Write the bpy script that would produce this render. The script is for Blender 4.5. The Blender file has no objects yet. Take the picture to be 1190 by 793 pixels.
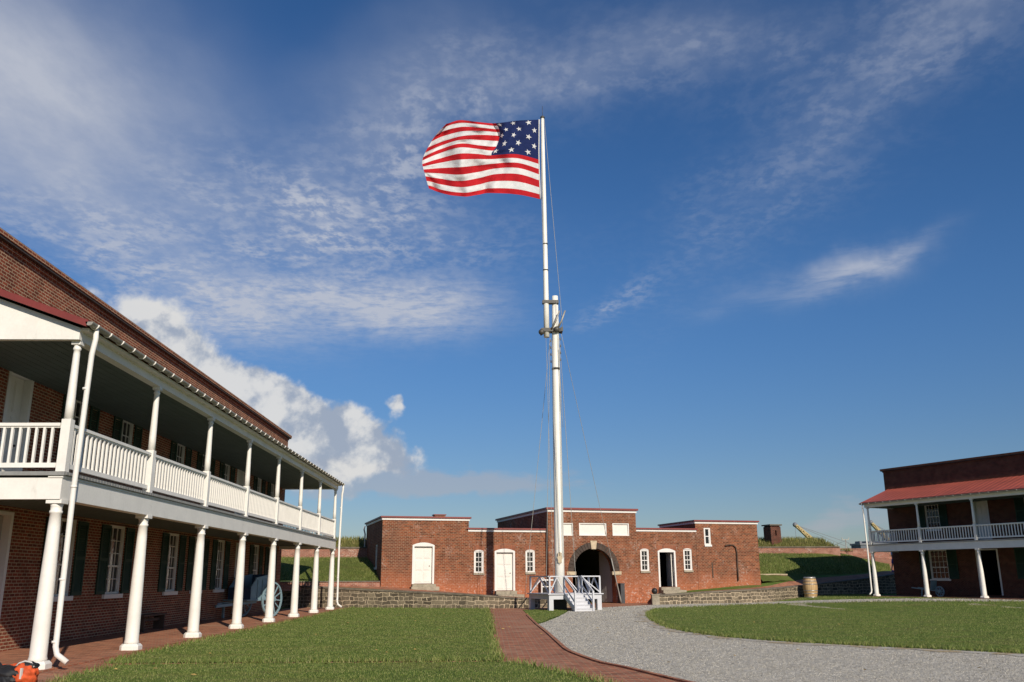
import bpy, bmesh, math, random
import numpy as np
from mathutils import Vector, Matrix, noise as mnoise
from mathutils.geometry import tessellate_polygon, delaunay_2d_cdt
random.seed(7); rng = np.random.default_rng(7)
R = math.radians; PI = math.pi; sin, cos = math.sin, math.cos
sc = bpy.context.scene
COL = sc.collection

# ------------------------------------------------------------------ camera
cd = bpy.data.cameras.new('camera'); cam = bpy.data.objects.new('camera', cd); COL.objects.link(cam)
sc.camera = cam
cd.sensor_width = 36; cd.lens = 36*1033.3/1190; cd.clip_start = .1; cd.clip_end = 6000
pit, rol, yaw = .2595, .005, .0259
fw = Vector((sin(yaw)*cos(pit), cos(yaw)*cos(pit), sin(pit)))
rt = Vector((cos(yaw), -sin(yaw), 0)); up = rt.cross(fw)
r2 = rt*cos(rol)-up*sin(rol); u2 = up*cos(rol)+rt*sin(rol)
cam.matrix_world = Matrix(((r2.x, u2.x, -fw.x, 0), (r2.y, u2.y, -fw.y, 0), (r2.z, u2.z, -fw.z, 1.6), (0, 0, 0, 1)))
sc.render.resolution_x = 1024; sc.render.resolution_y = 682

# ------------------------------------------------------------------ light
SUN_EL, SUN_AZ = 28.5, 157.8            # azimuth clockwise from +Y
S = Vector((sin(R(SUN_AZ))*cos(R(SUN_EL)), cos(R(SUN_AZ))*cos(R(SUN_EL)), sin(R(SUN_EL))))
sd = bpy.data.lights.new('sun', 'SUN'); sun = bpy.data.objects.new('sun', sd); COL.objects.link(sun)
sd.energy = 4.7; sd.angle = R(.5); sd.color = (1, .90, .76)
sun.rotation_euler = (-S).to_track_quat('-Z', 'Y').to_euler(); sun.location = (0, 0, 60)
sc.view_settings.view_transform = 'Standard'; sc.view_settings.look = 'None'
sc.view_settings.exposure = 0; sc.view_settings.gamma = 1; sc.view_settings.use_curve_mapping = False
sc.cycles.max_bounces = 5; sc.cycles.use_denoising = True

# ------------------------------------------------------------------ node helper
class NT:
    def __init__(s, t): s.t = t; s.n = t.nodes; s.l = t.links
    def new(s, ty, **kw):
        n = s.n.new(ty)
        for k, v in kw.items(): setattr(n, k, v)
        return n
    def put(s, sock, v):
        if v is None: return
        if isinstance(v, bpy.types.NodeSocket): s.l.new(v, sock)
        else:
            if sock.type == 'RGBA' and isinstance(v, (tuple, list)) and len(v) == 3: v = (*v, 1)
            sock.default_value = v
    def m(s, op, a, b=None, c=None, clamp=False):
        n = s.new('ShaderNodeMath', operation=op); n.use_clamp = clamp
        s.put(n.inputs[0], a); s.put(n.inputs[1], b); s.put(n.inputs[2], c); return n.outputs[0]
    def v(s, op, a, b=None, sc_=None):
        n = s.new('ShaderNodeVectorMath', operation=op)
        s.put(n.inputs[0], a); s.put(n.inputs[1], b)
        if sc_ is not None: s.put(n.inputs['Scale'], sc_)
        return n.outputs['Value'] if op in ('DOT_PRODUCT', 'LENGTH') else n.outputs[0]
    def noise(s, vec, scale, det=4, rough=.55, dist=0, col=False):
        n = s.new('ShaderNodeTexNoise'); s.put(n.inputs['Vector'], vec)
        n.inputs['Scale'].default_value = scale; n.inputs['Detail'].default_value = det
        n.inputs['Roughness'].default_value = rough; n.inputs['Distortion'].default_value = dist
        return n.outputs['Color'] if col else n.outputs['Fac']
    def mix(s, f, a, b, mode='MIX'):
        n = s.new('ShaderNodeMix', data_type='RGBA', blend_type=mode)
        s.put(n.inputs[0], f); s.put(n.inputs[6], a); s.put(n.inputs[7], b); return n.outputs[2]
    def ramp(s, f, lo, hi, a=0.0, b=1.0, smooth=True):
        n = s.new('ShaderNodeMapRange'); n.interpolation_type = 'SMOOTHSTEP' if smooth else 'LINEAR'
        s.put(n.inputs[0], f); s.put(n.inputs[1], lo); s.put(n.inputs[2], hi); s.put(n.inputs[3], a); s.put(n.inputs[4], b)
        return n.outputs[0]

# ------------------------------------------------------------------ sky
w = bpy.data.worlds.new('World'); sc.world = w; w.use_nodes = True
t = NT(w.node_tree); t.n.clear()
sky = t.new('ShaderNodeTexSky', sky_type='NISHITA'); sky.sun_disc = False
sky.sun_elevation = R(SUN_EL); sky.sun_rotation = R(SUN_AZ)
sky.air_density = 1.0; sky.dust_density = .35; sky.ozone_density = 3.0; sky.altitude = 0
D = t.new('ShaderNodeTexCoord').outputs['Generated']
sep = t.new('ShaderNodeSeparateXYZ'); t.put(sep.inputs[0], D); dx, dy, dz = sep.outputs
# horizontal plane coordinates of the cloud deck
inv = t.m('DIVIDE', 1.0, t.m('MAXIMUM', t.m('ADD', dz, .06), .02))
comb = t.new('ShaderNodeCombineXYZ'); t.put(comb.inputs[0], t.m('MULTIPLY', dx, inv)); t.put(comb.inputs[1], t.m('MULTIPLY', dy, inv))
P = comb.outputs[0]
warpn = t.v('SUBTRACT', t.noise(D, 5, 3, .6, col=True), (.5, .5, .5))
DW = t.v('ADD', D, t.v('SCALE', warpn, sc_=.10))
DW2 = t.v('ADD', D, t.v('SCALE', t.v('SUBTRACT', t.noise(D, 14, 4, .6, col=True), (.5, .5, .5)), sc_=.05))
def blob(az, el, wa, we, rot=0, src=None, soft=True):
    az, el, rot = R(az), R(el), R(rot)
    c = Vector((sin(az)*cos(el), cos(az)*cos(el), sin(el)))
    e1 = Vector((cos(az), -sin(az), 0)); e2 = e1.cross(c)
    f1 = e1*cos(rot)+e2*sin(rot); f2 = e2*cos(rot)-e1*sin(rot)
    src = src or DW
    rel = t.v('SUBTRACT', src, tuple(c))
    a = t.m('DIVIDE', t.v('DOT_PRODUCT', rel, tuple(f1)), sin(R(wa)))
    b = t.m('DIVIDE', t.v('DOT_PRODUCT', rel, tuple(f2)), sin(R(we)))
    q = t.m('ADD', t.m('MULTIPLY', a, a), t.m('MULTIPLY', b, b))
    return t.m('EXPONENT', t.m('MULTIPLY', q, -1.0))
def total(*xs):
    o = xs[0]
    for x in xs[1:]: o = t.m('ADD', o, x)
    return o
def sc_(x, k): return t.m('MULTIPLY', x, k)
# thin veil (cirrus sheets)
Pa = t.v('MULTIPLY', P, (1, .55, 1))
veiln = t.noise(Pa, 1.5, 7, .6, .1)
vm = total(sc_(blob(-30, 27.5, 9, 5.5, -22), 1.8), sc_(blob(-24, 24.5, 4.5, 3.5, -30), .5), sc_(blob(-24, 19.5, 9, 2.0, -20), .40), sc_(blob(-9, 27, 9, 3.2, 40), .42),
           sc_(blob(-9, 22.5, 8, 2.2, 0), .30), sc_(blob(8, 32, 12, 2.4, 5), .32), sc_(blob(31, 31, 9, 2.6, 30), .28), sc_(blob(21, 25, 9, 2.4, 42), .13), sc_(blob(-7,33,6,2,30), .2))
veil = t.m('MULTIPLY', vm, t.ramp(veiln, .25, .75, .35, 1.15))
# ripples (altocumulus)
Pr = t.v('ADD', t.v('MULTIPLY', P, (1, .85, 1)), t.v('SCALE', t.v('SUBTRACT', t.noise(P, 2, 2, .5, col=True), (.5, .5, .5)), sc_=.10))
rip = t.ramp(t.noise(Pr, 30, 3, .6), .36, .66)
rip2 = t.ramp(t.noise(Pr, 8, 4, .6), .32, .7)
ripm = total(sc_(blob(-13, 22.6, 7, 2.4, -6), 1.1), sc_(blob(-7, 25.8, 8, 3.0, 38), 1.0), sc_(blob(-24, 18.2, 8, 2.2, -18), 1.0), sc_(blob(-3, 21.5, 6, 1.8, 0), .55), sc_(blob(-16, 19.5, 6, 1.4, -10), .5),
             sc_(blob(9, 31.5, 12, 2.6, 5), .45), sc_(blob(18, 23, 8, 3.0, 42), .30), sc_(blob(30, 30.5, 8, 3.2, 32), .42), sc_(blob(8.2, 17.4, 2.4, .7, 18), .95))
ripd = t.m('MULTIPLY', ripm, t.m('MULTIPLY', t.m('ADD', t.m('MULTIPLY', rip, .40), .08), t.m('ADD', t.m('MULTIPLY', rip2, .9), .25)))
# long lens band and small right wisp
strk = t.noise(t.v('MULTIPLY', Pr, (1.0, 2.2, 1)), 7, 7, .68, .1)
band = t.m('MULTIPLY', total(sc_(blob(-10.5, 17.0, 7.5, 1.9, -1, DW2), 1.0), sc_(blob(-4.5, 17.0, 4.2, 1.5, 3, DW2), .8), sc_(blob(-17, 15.4, 4.2, 1.6, -3, DW2), .6)), t.m('ADD', t.ramp(strk, .3, .62, .35, .85), t.m('MULTIPLY', rip, .2)))
wn = t.noise(t.v('MULTIPLY', D, (6, 6, 34)), 1.6, 5, .65, .5)
wisp = t.m('MULTIPLY', total(sc_(blob(22.8, 17.7, 3.4, .95, 14, DW2), .95), sc_(blob(25.8, 18.5, 2.6, .55, 20, DW2), .55), sc_(blob(16.6, 17.0, 2.6, .7, 10, DW2), .28)), t.ramp(wn, .3, .62, .3, 1.0))
thin = t.m('MINIMUM', total(t.m('MULTIPLY', veil, .74), ripd, t.m('MULTIPLY', band, .80), t.m('MULTIPLY', wisp, .62)), .9)
# cumulus
def cum(vec): return t.noise(vec, 15, 10, .56, .1)
n1 = cum(D); n2 = cum(t.v('ADD', D, (.014, -.0, .020)))
cm = total(blob(-21.5, 14.2, 3.6, 2.0, -25, DW2), blob(-15.8, 11.2, 3.6, 2.2, -22, DW2), sc_(blob(-11.8, 9.4, 3.2, 1.9, -20, DW2), 1.0),
           sc_(blob(-9.2, 8.0, 3.6, 2.0, 0, DW2), .75), sc_(blob(-6.6, 10.9, .6, .6, 0, DW2), .62), sc_(blob(-5.5, 7.2, 2.2, .9, 0, DW2), .5), sc_(blob(-17, 8, 8, 2.5, 0, DW2), .7))
cden = t.ramp(t.m('ADD', cm, t.m('MULTIPLY', t.m('SUBTRACT', n1, .5), 1.9)), .42, .78)
cden = t.m('MULTIPLY', cden, t.ramp(cm, .04, .2))
lit = t.ramp(t.m('ADD', t.m('SUBTRACT', n1, n2), t.m('MULTIPLY', t.m('SUBTRACT', t.m('MULTIPLY', dz, 2.4), .4), .18)), -.10, .07)
ccol = t.mix(lit, (.35, .40, .49), (.74, .73, .71))
# low haze bands near the skyline
ln = t.noise(t.v('MULTIPLY', D, (5, 5, 26)), 1.7, 6, .6, .4)
lm = total(sc_(blob(-3.0, 5.9, 9, 1.0, 0, DW2), 1.15), sc_(blob(-8.5, 6.4, 5, 1.2, 0, DW2), .6), sc_(blob(24, 3.3, 5, 1.1, 0, DW2), .8), sc_(blob(20.5, 2.6, 1.6, .8, 0, DW2), .5))
lden = t.m('MULTIPLY', t.ramp(t.m('ADD', lm, t.m('MULTIPLY', t.m('SUBTRACT', ln, .5), 1.5)), .35, .95), .55)
# sky base: slight deepening and blue-grey haze towards the horizon
hs = t.new('ShaderNodeHueSaturation'); hs.inputs['Saturation'].default_value = 1.12; hs.inputs['Hue'].default_value=.5; hs.inputs['Value'].default_value = 1.02
skyt = t.mix(1.0, sky.outputs[0], t.mix(t.ramp(dz, .0, .34), (.66, .70, .82), (.80, .93, 1.13)), 'MULTIPLY')
t.put(hs.inputs['Color'], skyt)
bg = t.new('ShaderNodeBackground'); t.put(bg.inputs[0], hs.outputs[0]); bg.inputs[1].default_value = .077
def mixsh(f, a, b):
    n = t.new('ShaderNodeMixShader'); t.put(n.inputs[0], f); t.l.new(a, n.inputs[1]); t.l.new(b, n.inputs[2]); return n.outputs[0]
def bgc(c, st=1.0):
    n = t.new('ShaderNodeBackground'); t.put(n.inputs[0], c); n.inputs[1].default_value = st; return n.outputs[0]
s1 = mixsh(lden, bg.outputs[0], bgc((.40, .41, .46)))
s2 = mixsh(thin, s1, bgc((.50, .53, .61)))
s3 = mixsh(t.m('MULTIPLY', cden, .9), s2, bgc(ccol))
out = t.new('ShaderNodeOutputWorld'); t.l.new(s3, out.inputs[0])

# ------------------------------------------------------------------ materials
MATS = {}
def mat(name):
    m = bpy.data.materials.new(name); m.use_nodes = True; n = NT(m.node_tree)
    b = m.node_tree.nodes['Principled BSDF']; MATS[name] = m
    return m, n, b
def bump(n, b, h, st=.3, dist=.02):
    k = n.new('ShaderNodeBump'); k.inputs['Strength'].default_value = st; k.inputs['Distance'].default_value = dist
    n.put(k.inputs['Height'], h); n.l.new(k.outputs[0], b.inputs['Normal'])
def plain(name, c, rough=.6, var=.12, scale=3, metal=0, spec=None, dirt=None):
    m, n, b = mat(name)
    o = n.new('ShaderNodeTexCoord').outputs['Object']
    f = n.noise(o, scale, 5, .6)
    f2 = n.noise(o, scale*9, 3, .6)
    g = n.m('ADD', n.m('MULTIPLY', f, .65), n.m('MULTIPLY', f2, .35))
    lo = tuple(x*(1-var*1.4) for x in c); hi = tuple(min(1, x*(1+var)) for x in c)
    col = n.mix(n.ramp(g, .3, .7), lo, hi)
    if dirt:
        d = n.ramp(n.noise(n.v('MULTIPLY', o, (1, 1, .35)), 5, 6, .7), .56, .74)
        col = n.mix(n.m('MULTIPLY', d, dirt), col, (.22, .19, .15))
    n.put(b.inputs['Base Color'], col)
    b.inputs['Roughness'].default_value = rough; b.inputs['Metallic'].default_value = metal
    if spec is not None: b.inputs['Specular IOR Level'].default_value = spec
    bump(n, b, f2, .12, .01)
    return m
def brick(name, c1, c2, mort, w=.215, h=.076, ms=.010, patch=None, pale=None, base=None, dark=.35, uvwarp=0, bumpst=.5, soldier=False):
    m, n, b = mat(name)
    uv = n.new('ShaderNodeUVMap').outputs[0]; o = n.new('ShaderNodeTexCoord').outputs['Object']
    if uvwarp: uv = n.v('ADD', uv, n.v('SCALE', n.v('SUBTRACT', n.noise(o, 2.2, 3, .6, col=True), (.5, .5, .5)), sc_=uvwarp))
    else: uv = n.v('ADD', uv, n.v('SCALE', n.v('SUBTRACT', n.noise(o, 5, 2, .5, col=True), (.5, .5, .5)), sc_=.012))
    t_ = n.new('ShaderNodeTexBrick'); n.put(t_.inputs['Vector'], uv)
    t_.offset = 0 if soldier else .5
    if uvwarp: t_.offset = .37; t_.squash = .62; t_.squash_frequency = 2
    t_.inputs['Scale'].default_value = 1; t_.inputs['Brick Width'].default_value = w; t_.inputs['Row Height'].default_value = h
    t_.inputs['Mortar Size'].default_value = ms; t_.inputs['Mortar Smooth'].default_value = .3; t_.inputs['Bias'].default_value = 0
    t_.inputs['Color1'].default_value = (0, 0, 0, 1); t_.inputs['Color2'].default_value = (1, 1, 1, 1); t_.inputs['Mortar'].default_value = (.5, .5, .5, 1)
    rnd = n.new('ShaderNodeSeparateColor'); n.put(rnd.inputs[0], t_.outputs['Color']); rnd = rnd.outputs[0]
    big = n.noise(o, .45, 5, .6); mid = n.noise(o, 2.4, 5, .65); fine = n.noise(o, 24, 3, .6)
    col = n.mix(rnd, c1, c2)
    # some burnt dark bricks
    col = n.mix(n.m('MULTIPLY', n.ramp(rnd, .82, .93), dark), col, tuple(x*.3 for x in c1))
    col = n.mix(n.m('MULTIPLY', n.ramp(mid, .35, .7), .4), col, tuple(x*.6 for x in c2))
    if patch: col = n.mix(n.m('MULTIPLY', n.ramp(big, .5, .66), .6), col, patch)
    col = n.mix(n.m('MULTIPLY', n.ramp(fine, .35, .75), .35), col, tuple(x*.55 for x in c1))
    mc = n.mix(n.ramp(mid, .3, .7), mort, tuple(x*.6 for x in mort))
    col = n.mix(t_.outputs['Fac'], col, mc)
    if base:  # (z_low, z_high, colour): spalled rebuilt courses and lime bloom near the footing
        sp = n.new('ShaderNodeSeparateXYZ'); n.put(sp.inputs[0], o)
        zz = n.m('ADD', sp.outputs[2], n.m('MULTIPLY', n.m('SUBTRACT', n.noise(o, .7, 5, .6), .5), 2.2))
        f = n.ramp(zz, base[0], base[1], 1, 0)
        col = n.mix(n.m('MULTIPLY', f, n.ramp(rnd, .0, 1.0, .35, .9)), col, base[2])
        bl = n.m('MULTIPLY', f, n.ramp(n.noise(o, 7, 5, .7), .54, .66))
        col = n.mix(n.m('MULTIPLY', bl, .7), col, (.56, .44, .38))
    if pale:
        bl = n.m('MULTIPLY', n.ramp(n.noise(o, .8, 4, .6), .52, .64), n.ramp(n.noise(o, 9, 4, .7), .48, .64))
        col = n.mix(n.m('MULTIPLY', bl, pale), col, (.50, .40, .34))
    n.put(b.inputs['Base Color'], col); b.inputs['Roughness'].default_value = .92; b.inputs['Specular IOR Level'].default_value = .2
    bump(n, b, n.m('ADD', n.m('MULTIPLY', t_.outputs['Fac'], -1), n.m('MULTIPLY', fine, .6)), bumpst, .012)
    return m
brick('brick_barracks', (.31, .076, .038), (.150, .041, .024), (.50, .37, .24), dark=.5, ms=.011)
brick('brick_darkened', (.145, .040, .026), (.072, .024, .017), (.20, .14, .10), dark=.5, ms=.010)  # barracks brick darkened to deepen the right building's shade; also the vent house
brick('brick_barracks_soldier', (.17, .052, .034), (.10, .032, .022), (.23, .18, .13), w=.075, h=.34, soldier=True)
brick('brick_orange', (.30, .090, .038), (.13, .040, .022), (.37, .25, .16), ms=.011, w=.23, h=.092, patch=(.105, .042, .028), pale=.5, dark=.7, base=(.5, 2.2, (.46, .15, .07)))
brick('brick_orange_soldier', (.34, .105, .05), (.22, .066, .036), (.32, .22, .15), w=.075, h=.36, soldier=True)
brick('brick_rampart', (.38, .145, .095), (.24, .085, .055), (.50, .38, .30), pale=.8, patch=(.42, .22, .16))
brick('paving_brick', (.52, .190, .10), (.27, .095, .058), (.40, .30, .19), w=.24, h=.115, ms=.012, patch=(.42, .235, .15), dark=.6, bumpst=.3)
brick('stone_rubble', (.25, .205, .14), (.070, .058, .042), (.58, .47, .33), w=.46, h=.20, ms=.020, uvwarp=.26, dark=.6, patch=(.13, .108, .078), bumpst=1)
plain('stone_cap', (.16, .135, .10), .9, .35, 2.5)
plain('sandstone', (.50, .41, .28), .9, .2, 4)
plain('step_stone', (.32, .28, .21), .9, .25, 3)
plain('arch_stone', (.062, .045, .035), .9, .3, 3)
plain('white_paint', (.77, .745, .69), .5, .05, 2, dirt=.2)
plain('white_trim', (.71, .69, .65), .5, .04, 2)
plain('white_door', (.72, .69, .63), .5, .05, 2)
plain('grey_white_paint', (.55, .555, .58), .55, .06, 2, dirt=.2)
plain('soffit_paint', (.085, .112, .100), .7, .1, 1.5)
plain('grey_deck', (.25, .25, .24), .7, .15, 3)
plain('shutter_green', (.011, .040, .023), .75, .15, 4)
plain('roof_red', (.33, .062, .045), .55, .10, 1.2)
plain('red_trim', (.19, .030, .024), .5, .12, 2)
plain('lead_dark', (.050, .040, .034), .8, .3, 2)
plain('zinc', (.33, .31, .27), .5, .15, 5, metal=.3)
plain('iron_black', (.018, .017, .017), .5, .2, 4)
plain('bollard_grey', (.05, .052, .055), .7, .2, 4)
plain('interior_dark', (.016, .013, .012), .9, .2, 2)  # near black, the gloom of unlit interiors put into the colour
plain('mast_white', (.82, .80, .73), .42, .06, 1.2, dirt=.12)
plain('mast_iron', (.07, .065, .055), .5, .3, 4)
plain('rope', (.34, .33, .30), .8, .1, 9)
plain('wood_brown', (.085, .052, .033), .8, .3, 3)
plain('cart_blue', (.20, .30, .34), .55, .12, 3)
plain('cart_blue_dark', (.035, .07, .12), .5, .15, 3)
plain('crane_yellow', (.40, .30, .13), .5, .1, .3)
plain('crane_grey', (.16, .17, .19), .6, .1, .3)
plain('far_grey', (.12, .135, .16), .8, .1, .3)
plain('cask_steel', (.42, .41, .40), .4, .15, 6, metal=.6)
plain('bag_orange', (.60, .085, .018), .75, .22, 14)
plain('bag_black', (.012, .012, .013), .6, .2, 12)
plain('bag_trim', (.62, .58, .54), .4, .05, 12)
plain('skin', (.42, .22, .14), .6, .06, 8)
plain('shirt_white', (.62, .62, .64), .8, .06, 8)
plain('shorts_blue', (.02, .055, .30), .8, .1, 8)
plain('shoe_blue', (.03, .10, .32), .7, .1, 8)
plain('hair_brown', (.06, .035, .02), .7, .1, 8)
plain('leaf_dry', (.40, .27, .08), .8, .5, 1.5)
def straw():
    m, n, b = mat('straw'); o = n.new('ShaderNodeTexCoord').outputs['Object']
    a = n.mix(n.ramp(n.noise(o, 14, 5, .7), .35, .65), (.24, .18, .10), (.46, .36, .20))
    n.put(b.inputs['Base Color'], n.mix(n.ramp(n.noise(o, 1.7, 6, .75), .44, .56), a, (.44, .415, .36))); b.inputs['Roughness'].default_value = .95
straw()
def cloth(name, c):
    m, n, b = mat(name)
    o = n.new('ShaderNodeTexCoord').outputs['Object']
    f = n.noise(o, 6, 5, .6)
    n.put(b.inputs['Base Color'], n.mix(n.ramp(f, .3, .7), tuple(x*.88 for x in c), c)); b.inputs['Roughness'].default_value = .85
    b.inputs['Specular IOR Level'].default_value = .15
    tr = n.new('ShaderNodeBsdfTranslucent'); n.put(tr.inputs[0], c)
    ms = n.new('ShaderNodeMixShader'); ms.inputs[0].default_value = .28
    n.l.new(b.outputs[0], ms.inputs[1]); n.l.new(tr.outputs[0], ms.inputs[2])
    n.l.new(ms.outputs[0], m.node_tree.nodes['Material Output'].inputs[0])
    bump(n, b, n.noise(o, 2.2, 4, .6, 1.2), .22, .12)
cloth('flag_red', (.60, .020, .028)); cloth('flag_white', (.88, .87, .86)); cloth('flag_blue', (.020, .033, .125))
def glass():
    m, n, b = mat('window_glass')
    o = n.new('ShaderNodeTexCoord').outputs['Object']
    n.put(b.inputs['Base Color'], n.mix(n.ramp(n.noise(o, 2, 3), .4, .6), (.008, .009, .010), (.025, .026, .028)))
    b.inputs['Roughness'].default_value = .06; bump(n, b, n.noise(o, 3, 3), .12, .03)
glass()
def door_panel():
    m, n, b = mat('door_grey')
    o = n.new('ShaderNodeTexCoord').outputs['Object']
    n.put(b.inputs['Base Color'], n.mix(n.noise(o, 3, 4), (.36, .33, .31), (.46, .43, .40))); b.inputs['Roughness'].default_value = .6
door_panel()
def cask():
    m, n, b = mat('cask_wood')
    o = n.new('ShaderNodeTexCoord').outputs['Object']
    sp = n.new('ShaderNodeSeparateXYZ'); n.put(sp.inputs[0], o)
    ang = n.m('ARCTAN2', sp.outputs[1], sp.outputs[0]); k = n.m('MULTIPLY', ang, 22/(2*PI))
    fr = n.m('FRACT', k); fl = n.m('FLOOR', k)
    wn = n.new('ShaderNodeTexWhiteNoise', noise_dimensions='1D'); n.put(wn.inputs['W'], fl)
    col = n.mix(wn.outputs[0], (.44, .27, .12), (.56, .39, .20))
    col = n.mix(n.m('MULTIPLY', n.ramp(n.noise(n.v('MULTIPLY', o, (6, 6, 1)), 3, 5, .7), .45, .7), .5), col, (.24, .13, .06))
    gap = n.m('LESS_THAN', fr, .07); col = n.mix(n.m('MULTIPLY', gap, .7), col, (.06, .035, .02))
    n.put(b.inputs['Base Color'], col); b.inputs['Roughness'].default_value = .7
cask()
def redroof():
    m, n, b = mat('roof_seamed')
    uv = n.new('ShaderNodeTexCoord').outputs['Object']
    f = n.noise(n.v('MULTIPLY', uv, (1, .6, 1)), 1.1, 6, .65); g = n.noise(uv, 30, 2)
    n.put(b.inputs['Base Color'], n.mix(n.ramp(f, .3, .7), (.25, .060, .042), (.36, .084, .057))); b.inputs['Roughness'].default_value = .55
    bump(n, b, g, .1, .01)
redroof()
# ground materials
def ground_mats():
    m, n, b = mat('gravel')
    o = n.new('ShaderNodeTexCoord').outputs['Object']
    vo = n.new('ShaderNodeTexVoronoi'); n.put(vo.inputs['Vector'], o); vo.inputs['Scale'].default_value = 13
    hs = n.new('ShaderNodeSeparateColor'); n.put(hs.inputs[0], vo.outputs['Color'])
    col = n.mix(hs.outputs[0], (.36, .34, .29), (.62, .585, .51))
    vo2 = n.new('ShaderNodeTexVoronoi'); n.put(vo2.inputs['Vector'], o); vo2.inputs['Scale'].default_value = 60
    h2 = n.new('ShaderNodeSeparateColor'); n.put(h2.inputs[0], vo2.outputs['Color'])
    col = n.mix(n.m('MULTIPLY', h2.outputs[1], .5), col, (.26, .235, .19))
    col = n.mix(n.m('MULTIPLY', n.ramp(n.noise(o, .55, 5, .65), .45, .7), .35), col, (.42, .37, .28))
    n.put(b.inputs['Base Color'], col); b.inputs['Roughness'].default_value = .95
    bump(n, b, n.m('ADD', vo.outputs['Distance'], vo2.outputs['Distance']), .55, .02)
    m, n, b = mat('gravel_chip')
    r = n.new('ShaderNodeNewGeometry').outputs['Random Per Island']
    n.put(b.inputs['Base Color'], n.mix(r, (.24, .225, .19), (.56, .53, .46))); b.inputs['Roughness'].default_value = .9
    def turf(name, a, c, dry, dryamt=.35):
        m, n, b = mat(name)
        o = n.new('ShaderNodeTexCoord').outputs['Object']
        f = n.noise(o, 30, 5, .7); g = n.noise(o, .9, 5, .6); k = n.noise(n.v('MULTIPLY', o, (1, 3.5, 1)), .35, 5, .6)
        col = n.mix(n.ramp(f, .3, .7), a, c)
        col = n.mix(n.m('MULTIPLY', n.ramp(g, .45, .7), .5), col, tuple(x*1.3 for x in c))
        col = n.mix(n.m('MULTIPLY', n.ramp(k, .47, .62), dryamt), col, dry)
        n.put(b.inputs['Base Color'], col); b.inputs['Roughness'].default_value = .95; b.inputs['Specular IOR Level'].default_value = .1
        bump(n, b, f, .9, .06)
    turf('turf', (.085, .135, .026), (.135, .200, .040), (.20, .18, .07), .55)
    turf('bank_turf', (.075, .10, .024), (.125, .150, .036), (.16, .14, .05), .3)
    turf('rough_turf', (.07, .075, .022), (.13, .125, .04), (.17, .14, .06), .5)
    def blade(name, cols):
        m, n, b = mat(name)
        o = n.new('ShaderNodeTexCoord').outputs['Object']
        r = n.new('ShaderNodeNewGeometry').outputs['Random Per Island']
        cr = n.new('ShaderNodeValToRGB'); n.put(cr.inputs[0], r)
        el = cr.color_ramp.elements; el[0].color = (*cols[0], 1); el[1].color = (*cols[-1], 1)
        for i, c in enumerate(cols[1:-1]):
            e = el.new((i+1)/(len(cols)-1)); e.color = (*c, 1)
        k = n.noise(n.v('MULTIPLY', o, (1, 3, 1)), .4, 5, .6); g = n.noise(o, 1.6, 4, .6)
        col = n.mix(n.m('MULTIPLY', n.ramp(k, .47, .60), .42), cr.outputs[0], (.22, .23, .065))
        col = n.mix(n.m('MULTIPLY', n.ramp(g, .45, .65), .35), col, (.045, .085, .018))
        n.put(b.inputs['Base Color'], col); b.inputs['Roughness'].default_value = .6; b.inputs['Specular IOR Level'].default_value = .25
        tr = n.new('ShaderNodeBsdfTranslucent'); n.put(tr.inputs[0], col)
        ms = n.new('ShaderNodeMixShader'); ms.inputs[0].default_value = .3
        n.l.new(b.outputs[0], ms.inputs[1]); n.l.new(tr.outputs[0], ms.inputs[2])
        n.l.new(ms.outputs[0], m.node_tree.nodes['Material Output'].inputs[0])
    blade('grass_blade', [(.088, .138, .028), (.155, .215, .045), (.25, .30, .078), (.40, .37, .16)])
    blade('rough_blade', [(.11, .13, .03), (.20, .21, .05), (.32, .29, .09), (.42, .35, .15)])
ground_mats()

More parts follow.
